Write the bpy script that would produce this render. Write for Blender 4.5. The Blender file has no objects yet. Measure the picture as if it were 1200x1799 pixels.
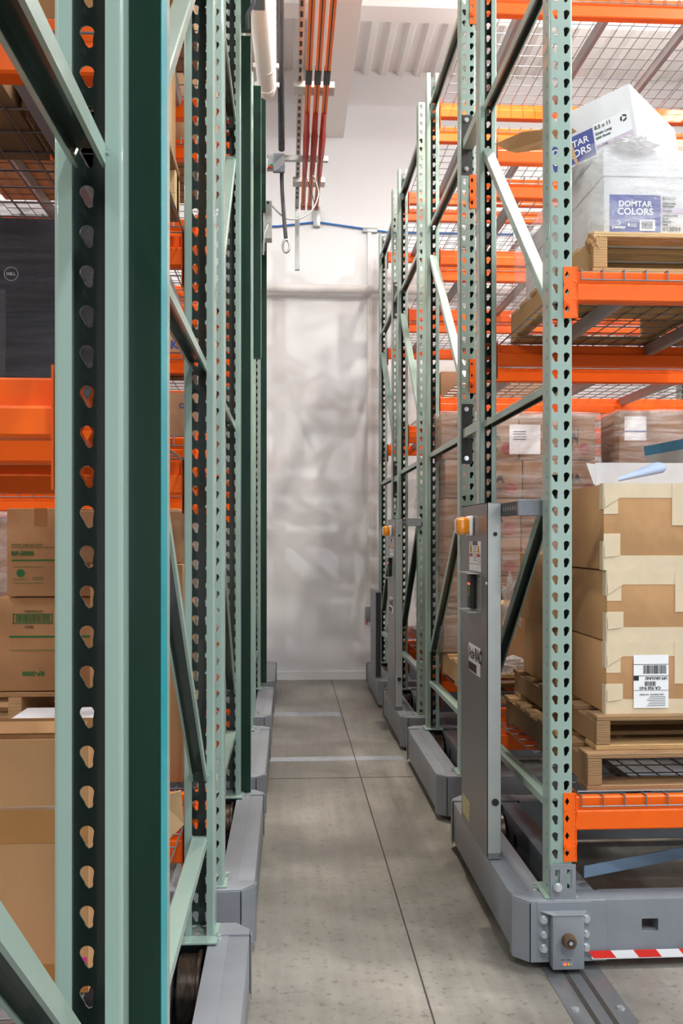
import bpy, bmesh, math, random
from mathutils import Vector, Matrix
random.seed(7)
C = bpy.context.scene.collection
PI = math.pi

# ------------------------------------------------------------------ materials
def nt(name):
    m = bpy.data.materials.new(name); m.use_nodes = True
    t = m.node_tree; return m, t, t.nodes['Principled BSDF']
def N(t, k, **kw):
    n = t.nodes.new(k)
    for a, b in kw.items():
        if a in n.inputs: n.inputs[a].default_value = b
        else: setattr(n, a, b)
    return n
def coords(t, scale=(1, 1, 1), kind='Object'):
    c = N(t, 'ShaderNodeTexCoord'); mp = N(t, 'ShaderNodeMapping')
    mp.inputs['Scale'].default_value = scale
    t.links.new(c.outputs[kind], mp.inputs['Vector']); return mp.outputs['Vector']
def ramp(t, fac, stops):
    r = N(t, 'ShaderNodeValToRGB'); e = r.color_ramp.elements
    e[0].position, e[0].color = stops[0][0], (*stops[0][1], 1)
    e[1].position, e[1].color = stops[1][0], (*stops[1][1], 1)
    for p, c in stops[2:]:
        q = e.new(p); q.color = (*c, 1)
    t.links.new(fac, r.inputs['Fac']); return r.outputs['Color']
def srgb(r, g, b):
    f = lambda v: (v/255/12.92) if v <= 10 else (((v/255)+.055)/1.055)**2.4
    return (f(r), f(g), f(b))
def sc(c, k): return tuple(min(1, v*k) for v in c)
def mat(name, col, rough=.5, metal=0, var=.12, nscale=6, aniso=(1, 1, 1), bump=0, bscale=60, coat=0, spec=.5):
    m, t, b = nt(name)
    b.inputs['Roughness'].default_value = rough; b.inputs['Metallic'].default_value = metal
    b.inputs['Coat Weight'].default_value = coat; b.inputs['Specular IOR Level'].default_value = spec
    v = coords(t, aniso)
    n = N(t, 'ShaderNodeTexNoise', Scale=nscale, Detail=5.0, Roughness=.6)
    t.links.new(v, n.inputs['Vector'])
    c = ramp(t, n.outputs['Fac'], [(.3, sc(col, 1-var)), (.7, sc(col, 1+var))])
    t.links.new(c, b.inputs['Base Color'])
    if bump:
        n2 = N(t, 'ShaderNodeTexNoise', Scale=bscale, Detail=4.0); t.links.new(v, n2.inputs['Vector'])
        bp = N(t, 'ShaderNodeBump', Strength=bump, Distance=.01)
        t.links.new(n2.outputs['Fac'], bp.inputs['Height']); t.links.new(bp.outputs['Normal'], b.inputs['Normal'])
    return m
def emit(name, col, s):
    m, t, b = nt(name); b.inputs['Base Color'].default_value = (*col, 1)
    b.inputs['Emission Color'].default_value = (*col, 1); b.inputs['Emission Strength'].default_value = s; return m

M = {}
M['green'] = mat('sage_green_paint', srgb(144, 168, 158), .33, var=.07, nscale=3, aniso=(1, 1, .25), bump=.05, bscale=25, coat=.35)
M['inner'] = mat('dark_inner_green', srgb(52, 66, 60), .3, var=.15, nscale=5, aniso=(1, 1, .3), coat=.4)  # darker grey green for the inward faces of posts and braces
M['dkgreen'] = mat('dark_green_paint', srgb(12, 46, 34), .3, var=.2, nscale=5, aniso=(1, 1, .2), coat=.12, spec=.3)
M['teal'] = mat('teal_side_sheen', srgb(0, 158, 170), .3, var=.1)  # bright reflection on the mast's aisle side, put into the colour
M['orange'] = mat('orange_paint', srgb(248, 100, 0), .42, var=.06, nscale=3, coat=.12, spec=.35, bump=.03, bscale=30)
M['steel'] = mat('grey_carriage_paint', srgb(130, 135, 142), .4, var=.07, nscale=9, bump=.04, bscale=90)
M['steelblue'] = mat('blue_grey_bar', srgb(112, 135, 158), .4, var=.08)
M['panel'] = mat('brushed_panel_steel', srgb(128, 129, 131), .3, .55, var=.08, nscale=4, aniso=(1, 1, .1))
M['panelside'] = mat('bare_galvanised', srgb(176, 180, 178), .34, .45, var=.1, nscale=5)
M['galv'] = mat('galvanised_wire', srgb(122, 124, 129), .4, .5, var=.1)
M['channel'] = mat('deck_channel_grey', srgb(150, 151, 155), .4, .25, var=.08, nscale=12)
M['zinc'] = mat('zinc_bolt', srgb(215, 220, 222), .22, .8, var=.06, nscale=30)
M['wheel'] = mat('worn_wheel_steel', srgb(95, 84, 74), .3, .85, var=.45, nscale=30, aniso=(4, 1, 1))
M['black'] = mat('black_plastic', srgb(28, 28, 30), .45, var=.1)
M['blackplate'] = mat('black_painted_plate', srgb(50, 52, 54), .45, var=.1)
M['rubber'] = mat('brown_rubber', srgb(92, 72, 48), .6, var=.25, nscale=40)
M['white'] = mat('white_paint', srgb(236, 236, 236), .5, var=.02)
M['whitelab'] = mat('white_label', srgb(238, 240, 243), .5, var=.02)
M['red'] = mat('red_tape', srgb(225, 42, 32), .4, var=.06)
M['collred'] = mat('brick_red_plastic', srgb(186, 66, 52), .45, var=.1)
M['barorange'] = mat('bright_orange_plastic', srgb(250, 124, 30), .4, var=.06)
M['blue'] = mat('label_blue', srgb(52, 66, 148), .45, var=.12, nscale=30, aniso=(1, 1, 12))
M['printblue'] = mat('print_blue', srgb(40, 70, 140), .6, var=.05)
M['cableblue'] = mat('blue_cable_jacket', srgb(30, 110, 190), .4, var=.05)
M['printgreen'] = mat('print_green', srgb(40, 120, 62), .6, var=.1)
M['printdark'] = mat('print_dark', srgb(52, 40, 34), .6, var=.1)
M['printgrey'] = mat('print_grey', srgb(88, 90, 96), .6, var=.1)
M['printred'] = mat('print_red', srgb(142, 52, 48), .6, var=.1)
M['lilac'] = mat('lilac_band', srgb(206, 192, 212), .6, var=.03)
M['amber'] = mat('amber_lens', srgb(255, 150, 0), .12, var=.12, nscale=30, coat=1)
M['yellow'] = mat('warning_yellow', srgb(240, 190, 20), .5, var=.05)
M['sticker'] = mat('cream_sticker', srgb(214, 206, 150), .6, var=.05)
M['pink'] = mat('magenta_sticker', srgb(240, 20, 160), .5, var=.03)
M['conduit'] = mat('dark_grey_conduit', srgb(62, 64, 70), .5, var=.1)
M['whiteboard'] = mat('white_board', srgb(226, 227, 230), .6, var=.03)
M['darkload'] = mat('dark_carton', srgb(34, 35, 44), .4, var=.3, nscale=9)
M['tape'] = mat('paper_tape', srgb(214, 196, 166), .55, var=.06, nscale=12)
M['btape'] = mat('brown_tape', srgb(172, 124, 70), .3, var=.1, nscale=12)
M['kraftedge'] = mat('torn_kraft', srgb(205, 170, 125), .8, var=.1)
M['redled'] = emit('red_led', (1, .05, .02), 3.0)
M['greenbtn'] = mat('green_button', srgb(40, 160, 90), .4, var=.05)
M['bluepaper'] = mat('blue_paper', srgb(184, 204, 236), .6, var=.04)
M['bluestripe'] = mat('carton_blue', srgb(84, 168, 214), .5, var=.06)
M['motor'] = mat('motor_black', srgb(40, 40, 42), .5, .3, var=.2)
M['railsteel'] = mat('rail_steel', srgb(120, 124, 127), .36, .5, var=.15, nscale=12, aniso=(1, .3, 1))

def cardboard(name, col, rscale=1.0):
    m, t, b = nt(name); v = coords(t, (1, 1, 1))
    b.inputs['Roughness'].default_value = .75; b.inputs['Specular IOR Level'].default_value = .25
    n = N(t, 'ShaderNodeTexNoise', Scale=5.0, Detail=6.0); t.links.new(v, n.inputs['Vector'])
    c = ramp(t, n.outputs['Fac'], [(.3, sc(col, .9)), (.72, sc(col, 1.07))])
    t.links.new(c, b.inputs['Base Color'])
    w = N(t, 'ShaderNodeTexWave', Scale=70.0, Distortion=.6, bands_direction='X'); t.links.new(v, w.inputs['Vector'])
    bp = N(t, 'ShaderNodeBump', Strength=.08, Distance=.004); t.links.new(w.outputs['Fac'], bp.inputs['Height'])
    n2 = N(t, 'ShaderNodeTexNoise', Scale=9.0, Detail=2.0); t.links.new(v, n2.inputs['Vector'])
    b2 = N(t, 'ShaderNodeBump', Strength=.25, Distance=.03); t.links.new(n2.outputs['Fac'], b2.inputs['Height'])
    t.links.new(bp.outputs['Normal'], b2.inputs['Normal']); t.links.new(b2.outputs['Normal'], b.inputs['Normal'])
    return m
M['card'] = cardboard('cardboard', srgb(190, 147, 104))
M['carddk'] = cardboard('cardboard_brown', srgb(176, 138, 102))
M['cardred'] = cardboard('cardboard_reddish', srgb(150, 114, 86))
M['wrapdark'] = None
M['cardwhite'] = cardboard('white_cardboard', srgb(228, 228, 230))

def wood(name, col):
    m, t, b = nt(name); v = coords(t, (1, 1, 1))
    b.inputs['Roughness'].default_value = .75
    w = N(t, 'ShaderNodeTexWave', Scale=9.0, Distortion=7.0, bands_direction='Z'); w.inputs['Detail'].default_value = 4
    w.inputs['Detail Scale'].default_value = 1.6
    mp = coords(t, (.5, 3, 6)); t.links.new(mp, w.inputs['Vector'])
    n = N(t, 'ShaderNodeTexNoise', Scale=4.0, Detail=6.0); t.links.new(v, n.inputs['Vector'])
    mx = N(t, 'ShaderNodeMath', operation='ADD'); t.links.new(w.outputs['Fac'], mx.inputs[0]); t.links.new(n.outputs['Fac'], mx.inputs[1])
    mm = N(t, 'ShaderNodeMath', operation='MULTIPLY'); t.links.new(mx.outputs[0], mm.inputs[0]); mm.inputs[1].default_value = .5
    c = ramp(t, mm.outputs[0], [(.2, sc(col, .74)), (.75, sc(col, 1.08)), (.45, sc(col, .95))])
    t.links.new(c, b.inputs['Base Color'])
    bp = N(t, 'ShaderNodeBump', Strength=.3, Distance=.004); t.links.new(mm.outputs[0], bp.inputs['Height']); t.links.new(bp.outputs['Normal'], b.inputs['Normal'])
    return m
M['wood'] = wood('pallet_wood', srgb(186, 148, 100)); M['wood2'] = wood('pallet_wood_aged', srgb(150, 116, 80))
M['wood3'] = wood('pallet_wood_pale', srgb(208, 174, 124))

def wrapmat(name, col=(.9, .91, .93), lo=.12, hi=.6, sc3=(1.2, 1.2, 14)):
    m = bpy.data.materials.new(name); m.use_nodes = True; t = m.node_tree; b = t.nodes['Principled BSDF']
    out = t.nodes['Material Output']
    b.inputs['Base Color'].default_value = (*col, 1); b.inputs['Roughness'].default_value = .12
    v = coords(t, sc3)
    n = N(t, 'ShaderNodeTexNoise', Scale=2.2, Detail=8.0, Roughness=.65, Distortion=.8); t.links.new(v, n.inputs['Vector'])
    bp = N(t, 'ShaderNodeBump', Strength=.8, Distance=.02); t.links.new(n.outputs['Fac'], bp.inputs['Height']); t.links.new(bp.outputs['Normal'], b.inputs['Normal'])
    mr = N(t, 'ShaderNodeMapRange'); mr.inputs['From Min'].default_value = .4; mr.inputs['From Max'].default_value = .75
    mr.inputs['To Min'].default_value = lo; mr.inputs['To Max'].default_value = hi
    t.links.new(n.outputs['Fac'], mr.inputs['Value'])
    tr = N(t, 'ShaderNodeBsdfTransparent'); mx = N(t, 'ShaderNodeMixShader')
    t.links.new(mr.outputs['Result'], mx.inputs['Fac']); t.links.new(tr.outputs[0], mx.inputs[1]); t.links.new(b.outputs[0], mx.inputs[2])
    t.links.new(mx.outputs[0], out.inputs['Surface']); return m
M['wrap'] = wrapmat('stretch_wrap', lo=.06, hi=.5); M['wrapdark'] = wrapmat('stretch_wrap_dark', col=(.10, .10, .12), lo=.25, hi=.8, sc3=(3, 3, 26)); M['wrapmilky'] = wrapmat('stretch_wrap_milky', lo=.1, hi=.55, sc3=(2, 2, 7))
M['wrapclear'] = wrapmat('stretch_wrap_thin', lo=.05, hi=.45)
M['film'] = wrapmat('loose_film', lo=.25, hi=.8, sc3=(4, 4, 4))

def concrete():
    m, t, b = nt('polished_concrete'); v = coords(t, (1, 1, 1))
    n = N(t, 'ShaderNodeTexNoise', Scale=1.1, Detail=10.0, Roughness=.62, Distortion=.5); t.links.new(v, n.inputs['Vector'])
    c = ramp(t, n.outputs['Fac'], [(.30, srgb(98, 95, 88)), (.72, srgb(166, 163, 156)), (.5, srgb(132, 129, 122))])
    v2 = coords(t, (14, .8, 1)); n2 = N(t, 'ShaderNodeTexNoise', Scale=2.0, Detail=6.0); t.links.new(v2, n2.inputs['Vector'])
    c2 = ramp(t, n2.outputs['Fac'], [(.3, (.86, .86, .86)), (.7, (1.06, 1.05, 1.04))])
    mx = N(t, 'ShaderNodeMix', data_type='RGBA', blend_type='MULTIPLY'); mx.inputs[0].default_value = 1
    t.links.new(c, mx.inputs[6]); t.links.new(c2, mx.inputs[7]); 
    n3 = N(t, 'ShaderNodeTexNoise', Scale=40.0, Detail=8.0); t.links.new(v, n3.inputs['Vector'])
    c3 = ramp(t, n3.outputs['Fac'], [(.30, (.55, .52, .48)), (.43, (1, 1, 1))])
    m2 = N(t, 'ShaderNodeMix', data_type='RGBA', blend_type='MULTIPLY'); m2.inputs[0].default_value = .8
    t.links.new(mx.outputs[2], m2.inputs[6]); t.links.new(c3, m2.inputs[7]); t.links.new(m2.outputs[2], b.inputs['Base Color'])
    r = N(t, 'ShaderNodeMapRange'); r.inputs['To Min'].default_value = .22; r.inputs['To Max'].default_value = .5
    t.links.new(n.outputs['Fac'], r.inputs['Value']); t.links.new(r.outputs['Result'], b.inputs['Roughness'])
    return m
M['floor'] = concrete()
M['wall'] = mat('white_wall_paint', srgb(234, 234, 234), .42, var=.015, nscale=2, bump=.06, bscale=120)
M['ceil'] = mat('white_ceiling_paint', srgb(240, 238, 235), .6, var=.015, nscale=3)
M['joint'] = mat('floor_joint_dark', srgb(52, 50, 46), .8, var=.2, nscale=60)
M['floorstrip'] = mat('floor_strip_bluish', srgb(150, 156, 164), .5, var=.1, nscale=20)  # slightly paler, bluer strips across the aisle floor

# ------------------------------------------------------------------ mesh builder
class MB:
    def __init__(s): s.v = []; s.f = []
    def add(s, vs, fs):
        o = len(s.v); s.v += [tuple(v) for v in vs]; s.f += [tuple(i+o for i in f) for f in fs]; return s
    def box(s, x0, y0, z0, x1, y1, z1):
        vs = [(x, y, z) for z in (z0, z1) for y in (y0, y1) for x in (x0, x1)]
        return s.add(vs, [(0, 2, 3, 1), (4, 5, 7, 6), (0, 1, 5, 4), (2, 6, 7, 3), (0, 4, 6, 2), (1, 3, 7, 5)])
    def cyl(s, p0, p1, r, n=12, r1=None, caps=True):
        p0 = Vector(p0); p1 = Vector(p1); d = (p1-p0).normalized(); r1 = r if r1 is None else r1
        a = Vector((0, 0, 1)) if abs(d.z) < .9 else Vector((1, 0, 0)); u = d.cross(a).normalized(); w = d.cross(u)
        vs = []
        for p, rr in ((p0, r), (p1, r1)):
            for i in range(n):
                t = 2*PI*i/n; vs.append(p+u*math.cos(t)*rr+w*math.sin(t)*rr)
        fs = [(i, n+i, n+(i+1) % n, (i+1) % n) for i in range(n)]
        if caps: fs += [tuple(range(n)), tuple(reversed(range(n, 2*n)))]
        return s.add(vs, fs)
    def tube(s, pts, r, n=8):
        pts = [Vector(p) for p in pts]; rings = []
        u = None
        for i, p in enumerate(pts):
            d = (pts[min(i+1, len(pts)-1)]-pts[max(i-1, 0)]).normalized()
            if u is None:
                a = Vector((0, 0, 1)) if abs(d.z) < .9 else Vector((1, 0, 0)); u = d.cross(a).normalized()
            u = (u-d*u.dot(d)).normalized(); w = d.cross(u)
            rr = r[i] if isinstance(r, (list, tuple)) else r
            rings.append([p+u*math.cos(2*PI*k/n)*rr+w*math.sin(2*PI*k/n)*rr for k in range(n)])
        vs = [v for R in rings for v in R]; fs = []
        for i in range(len(rings)-1):
            for k in range(n): fs.append((i*n+k, i*n+(k+1) % n, (i+1)*n+(k+1) % n, (i+1)*n+k))
        fs += [tuple(reversed(range(n))), tuple(range((len(rings)-1)*n, len(rings)*n))]
        return s.add(vs, fs)
    def prism(s, prof, a, b, axis='X'):
        # prof: closed polygon; axis X -> (y,z), Y -> (x,z), Z -> (x,y)
        f = {'X': lambda t, p: (t, p[0], p[1]), 'Y': lambda t, p: (p[0], t, p[1]), 'Z': lambda t, p: (p[0], p[1], t)}[axis]
        n = len(prof); vs = [f(a, p) for p in prof]+[f(b, p) for p in prof]
        return s.add(vs, [(i, (i+1) % n, n+(i+1) % n, n+i) for i in range(n)]+[tuple(reversed(range(n))), tuple(range(n, 2*n))])
    def quad(s, *p): return s.add(p, [tuple(range(len(p)))])
    def mesh(s, name, m, bevel=0, smooth=None, solid=0, segs=2, recalc=True):
        me = bpy.data.meshes.new(name); me.from_pydata(s.v, [], s.f); me.materials.append(m)
        bm = bmesh.new(); bm.from_mesh(me)
        if solid or smooth: bmesh.ops.remove_doubles(bm, verts=bm.verts, dist=1e-5)
        if recalc: bmesh.ops.recalc_face_normals(bm, faces=bm.faces)
        if solid:
            g = bmesh.ops.solidify(bm, geom=bm.faces[:], thickness=solid)
        if bevel:
            es = [e for e in bm.edges if len(e.link_faces) == 2 and e.calc_face_angle(0) > .6]
            bmesh.ops.bevel(bm, geom=es, offset=bevel, segments=segs, affect='EDGES', profile=.5, clamp_overlap=True)
        bm.to_mesh(me); bm.free()
        if smooth or bevel:
            for p in me.polygons: p.use_smooth = True
            me.set_sharp_from_angle(angle=smooth if smooth else .6)
        return me
def lnk(name, me, parent=None, loc=None):
    o = bpy.data.objects.new(name, me); C.objects.link(o)
    if parent is not None: o.parent = parent
    if loc is not None: o.location = loc
    return o
def root(name, label, cat, loc=(0, 0, 0), group=None, rz=0):
    o = bpy.data.objects.new(name, None); C.objects.link(o); o.location = loc; o.rotation_euler.z = rz
    o.empty_display_size = .05
    return tag(o, label, cat, group)
def tag(o, label, cat, group=None, kind=None):
    o['label'] = label; o['category'] = cat
    if group: o['group'] = group
    if kind: o['kind'] = kind
    return o
def struct(name, mb, m, **k):
    o = lnk(name, mb.mesh(name, m, **k)); o['kind'] = 'structure'; return o
def part(name, mb, m, parent, **k): return lnk(name, mb.mesh(name, m, **k), parent)
_tc = {}
def textmesh(s, size, m, bold=0.0, align='LEFT', xs=1.0):
    key = (s, size, m.name, bold, align, xs)
    if key in _tc: return _tc[key]
    cu = bpy.data.curves.new('t', 'FONT'); cu.body = s; cu.size = size; cu.offset = bold; cu.align_x = align; cu.space_character = xs
    cu.extrude = .0003; cu.resolution_u = 3
    o = bpy.data.objects.new('t', cu); C.objects.link(o)
    dg = bpy.context.evaluated_depsgraph_get()
    me = bpy.data.meshes.new_from_object(o.evaluated_get(dg)); bpy.data.objects.remove(o); me.materials.clear(); me.materials.append(m)
    me.name = 'lettering'; _tc[key] = me; return me
def text(s, size, m, parent, loc, face='-Y', flip=False, **k):
    o = lnk('lettering', textmesh(s, size, m, **k), parent, loc)
    rz = {'-Y': 0, '-X': -PI/2, '+X': PI/2}[face]
    mt = Matrix.Rotation(rz, 4, 'Z') @ Matrix.Rotation(PI/2, 4, 'X')
    if flip: mt = mt @ Matrix.Rotation(PI, 4, 'Z')
    o.rotation_euler = mt.to_euler(); return o
def copy_tree(o, parent=None):
    c = o.copy(); C.objects.link(c); c.parent = parent
    for ch in list(o.children): copy_tree(ch, c)
    return c

# ------------------------------------------------------------------ upright posts (perforated)
PW, PD, ST, PIT = .0375, .070, .0021, .0508
TOPZ = 3.885
def hole_cell(x0, x1, z0, z1, cx, cz, inside, plane, N_=14):
    """cell rectangle with a star-shaped hole; plane(x,z)->3d"""
    corners = [math.atan2(z-cz, x-cx) for x in (x0, x1) for z in (z0, z1)]
    angs = sorted(set([round(2*PI*i/N_-PI+.01, 5) for i in range(N_)]+[round(a, 5) for a in corners]))
    inner, outer = [], []
    for a in angs:
        dx, dz = math.cos(a), math.sin(a)
        t = min([((x1-cx)/dx if dx > 0 else (x0-cx)/dx) if abs(dx) > 1e-6 else 9, ((z1-cz)/dz if dz > 0 else (z0-cz)/dz) if abs(dz) > 1e-6 else 9])
        outer.append((cx+dx*t, cz+dz*t))
        lo, hi = 0, t*.98
        for _ in range(14):
            md = (lo+hi)/2
            if inside(dx*md, dz*md): lo = md
            else: hi = md
        inner.append((cx+dx*lo, cz+dz*lo))
    n = len(angs); vs = [plane(*p) for p in outer]+[plane(*p) for p in inner]
    return vs, [(i, (i+1) % n, n+(i+1) % n, n+i) for i in range(n)]
def tear(tilt):
    a = Vector((0, .0035)); b = Vector((tilt, -.0115)); ra, rb = .0092, .0048
    def f(x, z):
        p = Vector((x, z)); d = b-a; t = max(0, min(1, (p-a).dot(d)/d.dot(d)))
        return (p-(a+d*t)).length < ra+(rb-ra)*min(1, t*1.25)
    return f
def rect(w, h): return lambda x, z: abs(x) < w and abs(z) < h
def post_mesh(PW):
    """C section: web on y=0 facing -Y, flanges back to y=PD, lips turned inward. Sage green outside, darker green inside."""
    z0 = .2055; n = int((TOPZ-z0)/PIT); r = .007
    V, F, MI, SM = [], [], [], []
    def put(vs, fs, mi, sm=False, flip=False):
        o = len(V); V.extend(vs)
        for f in fs: F.append(tuple(i+o for i in (reversed(f) if flip else f))); MI.append(mi); SM.append(sm)
    def cell(u0, u1, a, b, cu, ins, fo, fi, N_, flip):
        vs, fs = hole_cell(u0, u1, a, b, cu, (a+b)/2, ins, lambda x, z: (x, 0, z), N_=N_)
        k = len(vs)//2
        o_ = [fo(x, z) for x, _, z in vs]; i_ = [fi(x, z) for x, _, z in vs]
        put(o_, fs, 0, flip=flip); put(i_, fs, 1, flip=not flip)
        put(o_[k:]+i_[k:], [(q, (q+1) % k, k+(q+1) % k, k+q) for q in range(k)], 0, flip=flip)
    for i in range(n):
        a, b = z0+i*PIT, z0+(i+1)*PIT
        for sgn in (-1, 1):
            xs = sorted((0, sgn*(PW-r)))
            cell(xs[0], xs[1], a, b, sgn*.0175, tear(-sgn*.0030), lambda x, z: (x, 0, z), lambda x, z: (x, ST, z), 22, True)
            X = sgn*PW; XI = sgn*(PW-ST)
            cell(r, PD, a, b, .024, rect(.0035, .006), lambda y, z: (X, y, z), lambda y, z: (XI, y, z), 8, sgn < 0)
    zt = z0+n*PIT
    def strip(pts, mi, flip, sm):
        k = len(pts); put([(*p, z0) for p in pts]+[(*p, zt) for p in pts], [(q, q+1, k+q+1, k+q) for q in range(k-1)], mi, sm, flip)
    ang = [PI/2*q/5 for q in range(6)]
    for sgn in (-1, 1):
        arc = lambda rr: [(sgn*(PW-r+rr*math.sin(t)), r-rr*math.cos(t)) for t in ang]
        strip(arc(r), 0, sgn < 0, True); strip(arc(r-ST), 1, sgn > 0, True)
        rl = .005; al = [PI/2*q/4 for q in range(5)]
        lo = [(sgn*(PW-rl+rl*math.cos(t)), PD+rl*math.sin(t)) for t in al]+[(sgn*(PW-.021), PD+rl)]
        ri = rl-ST; li = [(sgn*(PW-rl+ri*math.cos(t)), PD+ri*math.sin(t)) for t in al]+[(sgn*(PW-.021), PD+ri)]
        strip(lo[:5], 0, sgn < 0, True); strip(lo[4:], 0, sgn < 0, False)
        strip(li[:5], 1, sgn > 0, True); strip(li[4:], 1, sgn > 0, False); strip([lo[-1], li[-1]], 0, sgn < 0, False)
        for z in (z0, zt):
            op = [(sgn*PW, r, z), (sgn*PW, PD, z), (sgn*(PW-ST), PD, z), (sgn*(PW-ST), r, z)]; put(op, [(0, 1, 2, 3)], 0)
    for z in (z0, zt): put([(-PW+r, 0, z), (PW-r, 0, z), (PW-r, ST, z), (-PW+r, ST, z)], [(0, 1, 2, 3)], 0)
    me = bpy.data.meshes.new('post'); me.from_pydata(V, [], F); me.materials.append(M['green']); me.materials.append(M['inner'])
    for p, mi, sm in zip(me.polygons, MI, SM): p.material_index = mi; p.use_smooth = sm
    return me
POSTR = post_mesh(.035); POSTL = post_mesh(.0405)
FD = 1.067
def brace_mesh(y0, za, y1, zb, name, hollow=True):
    """C channel opening downwards between (0,y0,za) and (0,y1,zb)"""
    w, h, th = .0205, .026, .002
    prof = [(-w, -h), (-w, -.003), (-w+.003, 0), (w-.003, 0), (w, -.003), (w, -h), (w-.006, -h), (w-.006, -h+th), (w-th, -h+th), (w-th, -th), (-w+th, -th), (-w+th, -h+th), (-w+.006, -h+th), (-w+.006, -h)]
    L = math.hypot(y1-y0, zb-za); mb = MB(); mb.prism(prof, 0, L, 'Y')
    for (yy) in (0.004, L-.004):     # weld beads
        for s_ in (-1, 1): mb.cyl((s_*w, yy-.006, -h*.6), (s_*w, yy+.008, -.002), .0055, 6)
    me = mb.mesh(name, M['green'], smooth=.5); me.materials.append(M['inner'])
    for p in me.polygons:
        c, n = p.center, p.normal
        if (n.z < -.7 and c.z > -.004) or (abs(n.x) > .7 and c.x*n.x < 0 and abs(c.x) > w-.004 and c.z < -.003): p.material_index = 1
    a = math.atan2(zb-za, y1-y0); me.transform(Matrix.Translation((0, y0, za)) @ Matrix.Rotation(a, 4, 'X'))
    return me
yi, yo = PD-.006, FD-PD+.006
BR = [('horizontal_brace', brace_mesh(yi, .47, yo, .47, 'brace')), ('horizontal_brace', brace_mesh(yi, 1.74, yo, 1.74, 'brace')),
      ('horizontal_brace', brace_mesh(yi, 3.02, yo, 3.02, 'brace')), ('horizontal_brace', brace_mesh(yi, 3.70, yo, 3.70, 'brace')),
      ('diagonal_brace', brace_mesh(yi, 1.46, yo, .64, 'brace')), ('diagonal_brace', brace_mesh(yi, 1.98, yo, 2.85, 'brace'))]
def foot_mesh():
    mb = MB(); mb.box(-.050, -.008, .2015, .050, .118, .2065)
    mb.cyl((-.028, .100, .2065), (-.028, .100, .2075), .010, 12); mb.cyl((.028, .100, .2065), (.028, .100, .2075), .010, 12)
    return mb.mesh('foot_plate', M['green'], bevel=.0015, segs=1)
FOOT = foot_mesh()
def frame(x, y, label, group):
    r = root('upright_frame', label, 'rack upright', (x, y, .0), group)
    POST = POSTR if x > .2 else POSTL
    lnk('front_post', POST, r); o = lnk('rear_post', POST, r, (0, FD, 0)); o.rotation_euler.z = PI
    for nme, me in BR: lnk(nme, me, r)
    lnk('foot_plate', FOOT, r); o = lnk('foot_plate', FOOT, r, (0, FD, 0)); o.rotation_euler.z = PI
    return r
ORD = ['nearest', 'second', 'third', 'fourth', 'fifth', 'sixth']
XR, XL = .806, -.238
RY = [2.675, 4.085, 5.425, 6.79]
LY = [.115, 1.47, 2.815, 4.13, 5.50, 6.84]
BAY = 2.62
for i, y in enumerate(RY):
    frame(XR, y, f'sage green perforated upright frame at aisle end of the {ORD[i]} right rack', 'upright frames of the right racks')
    frame(XR+BAY, y, 'sage green perforated upright frame at the far end of a right rack bay', 'far upright frames of the right racks')
for i, y in enumerate(LY):
    frame(XL, y, f'sage green perforated upright frame at aisle end of the {ORD[i]} left rack', 'upright frames of the left racks')
    if i: frame(XL-BAY, y, 'sage green perforated upright frame at the far end of a left rack bay', 'far upright frames of the left racks')

# ------------------------------------------------------------------ beams
def beam_mesh(h=.088):
    L0, L1 = 0.046, BAY-.046
    # outer face on y=0 (facing -Y), inner step to y=.045
    p = [(0, .004), (0, h*.55), (.004, h*.60), (.002, h*.66), (0, h-.004), (.004, h), (.024, h), (.026, h-.003), (.026, h-.034), (.029, h-.037), (.042, h-.037), (.045, h-.041), (.045, .004), (.041, 0), (.004, 0)]
    return MB().prism(p, L0, L1, 'X').mesh('beam', M['orange'], smooth=.4)
def conn_mesh(nh, sgn):
    """end plate on the post front face; origin at post centre x=0,y=0, z=0 top of beam; spans inward (sgn=+1: beam to the right)"""
    mb = MB(); H = nh*PIT; x0, x1 = .0075, .047
    diamond = lambda x, z: abs(x-.001*0)*1.0/.0065+abs(z)/.012 < 1
    for i in range(nh):
        zb = -H+.012+i*PIT
        vs, fs = hole_cell(x0, x1, zb, zb+PIT, .018, zb+.026, diamond, lambda x, z: (x*sgn, -.0035, z), N_=8); mb.add(vs, fs)
    mb.quad((x1*sgn, -.0035, -H+.012), (x1*sgn, .05, -H+.012), (x1*sgn, .05, .012), (x1*sgn, -.0035, .012))
    me = mb.mesh('connector', M['orange'], solid=.003, smooth=.6)
    return me
def pin_mesh(sgn, z):
    mb = MB(); mb.cyl((.020*sgn, -.003, z), (.020*sgn, -.011, z), .0095, 12); mb.cyl((.020*sgn, -.011, z), (.020*sgn, -.013, z), .005, 10)
    mb.box(min(.008*sgn, .013*sgn), -.009, z-.012, max(.008*sgn, .013*sgn), -.004, z+.002)
    return mb.mesh('locking_pin', M['orange'], smooth=.6)
BM = {.088: beam_mesh(.088), .10: beam_mesh(.10), .076: beam_mesh(.076)}
CN = {(n, s): conn_mesh(n, s) for n in (3, 4) for s in (1, -1)}
PN = {(n, s): pin_mesh(s, -(n-1)*PIT+.004) for n in (3, 4) for s in (1, -1)}
def beam(xpost, y, ztop, rear, side, label, h=.088, nh=3, group=None):
    """side=+1: bay extends to +X from xpost; -1: to -X"""
    r = root('pallet_beam', label, 'rack beam', (xpost if side > 0 else xpost-BAY, y, ztop), group)
    flipper = rear
    b = lnk('beam_rail', BM[h], r, (0, 0, -h))
    cl = lnk('connector', CN[(nh, 1)], r); lnk('locking_pin', PN[(nh, 1)], cl)
    cr = lnk('connector', CN[(nh, -1)], r, (BAY, 0, 0)); lnk('locking_pin', PN[(nh, -1)], cr)
    if rear:
        b.scale.y = -1; b.location.y = 0
        for c_ in (cl, cr): c_.scale.y = -1
    return r
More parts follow.
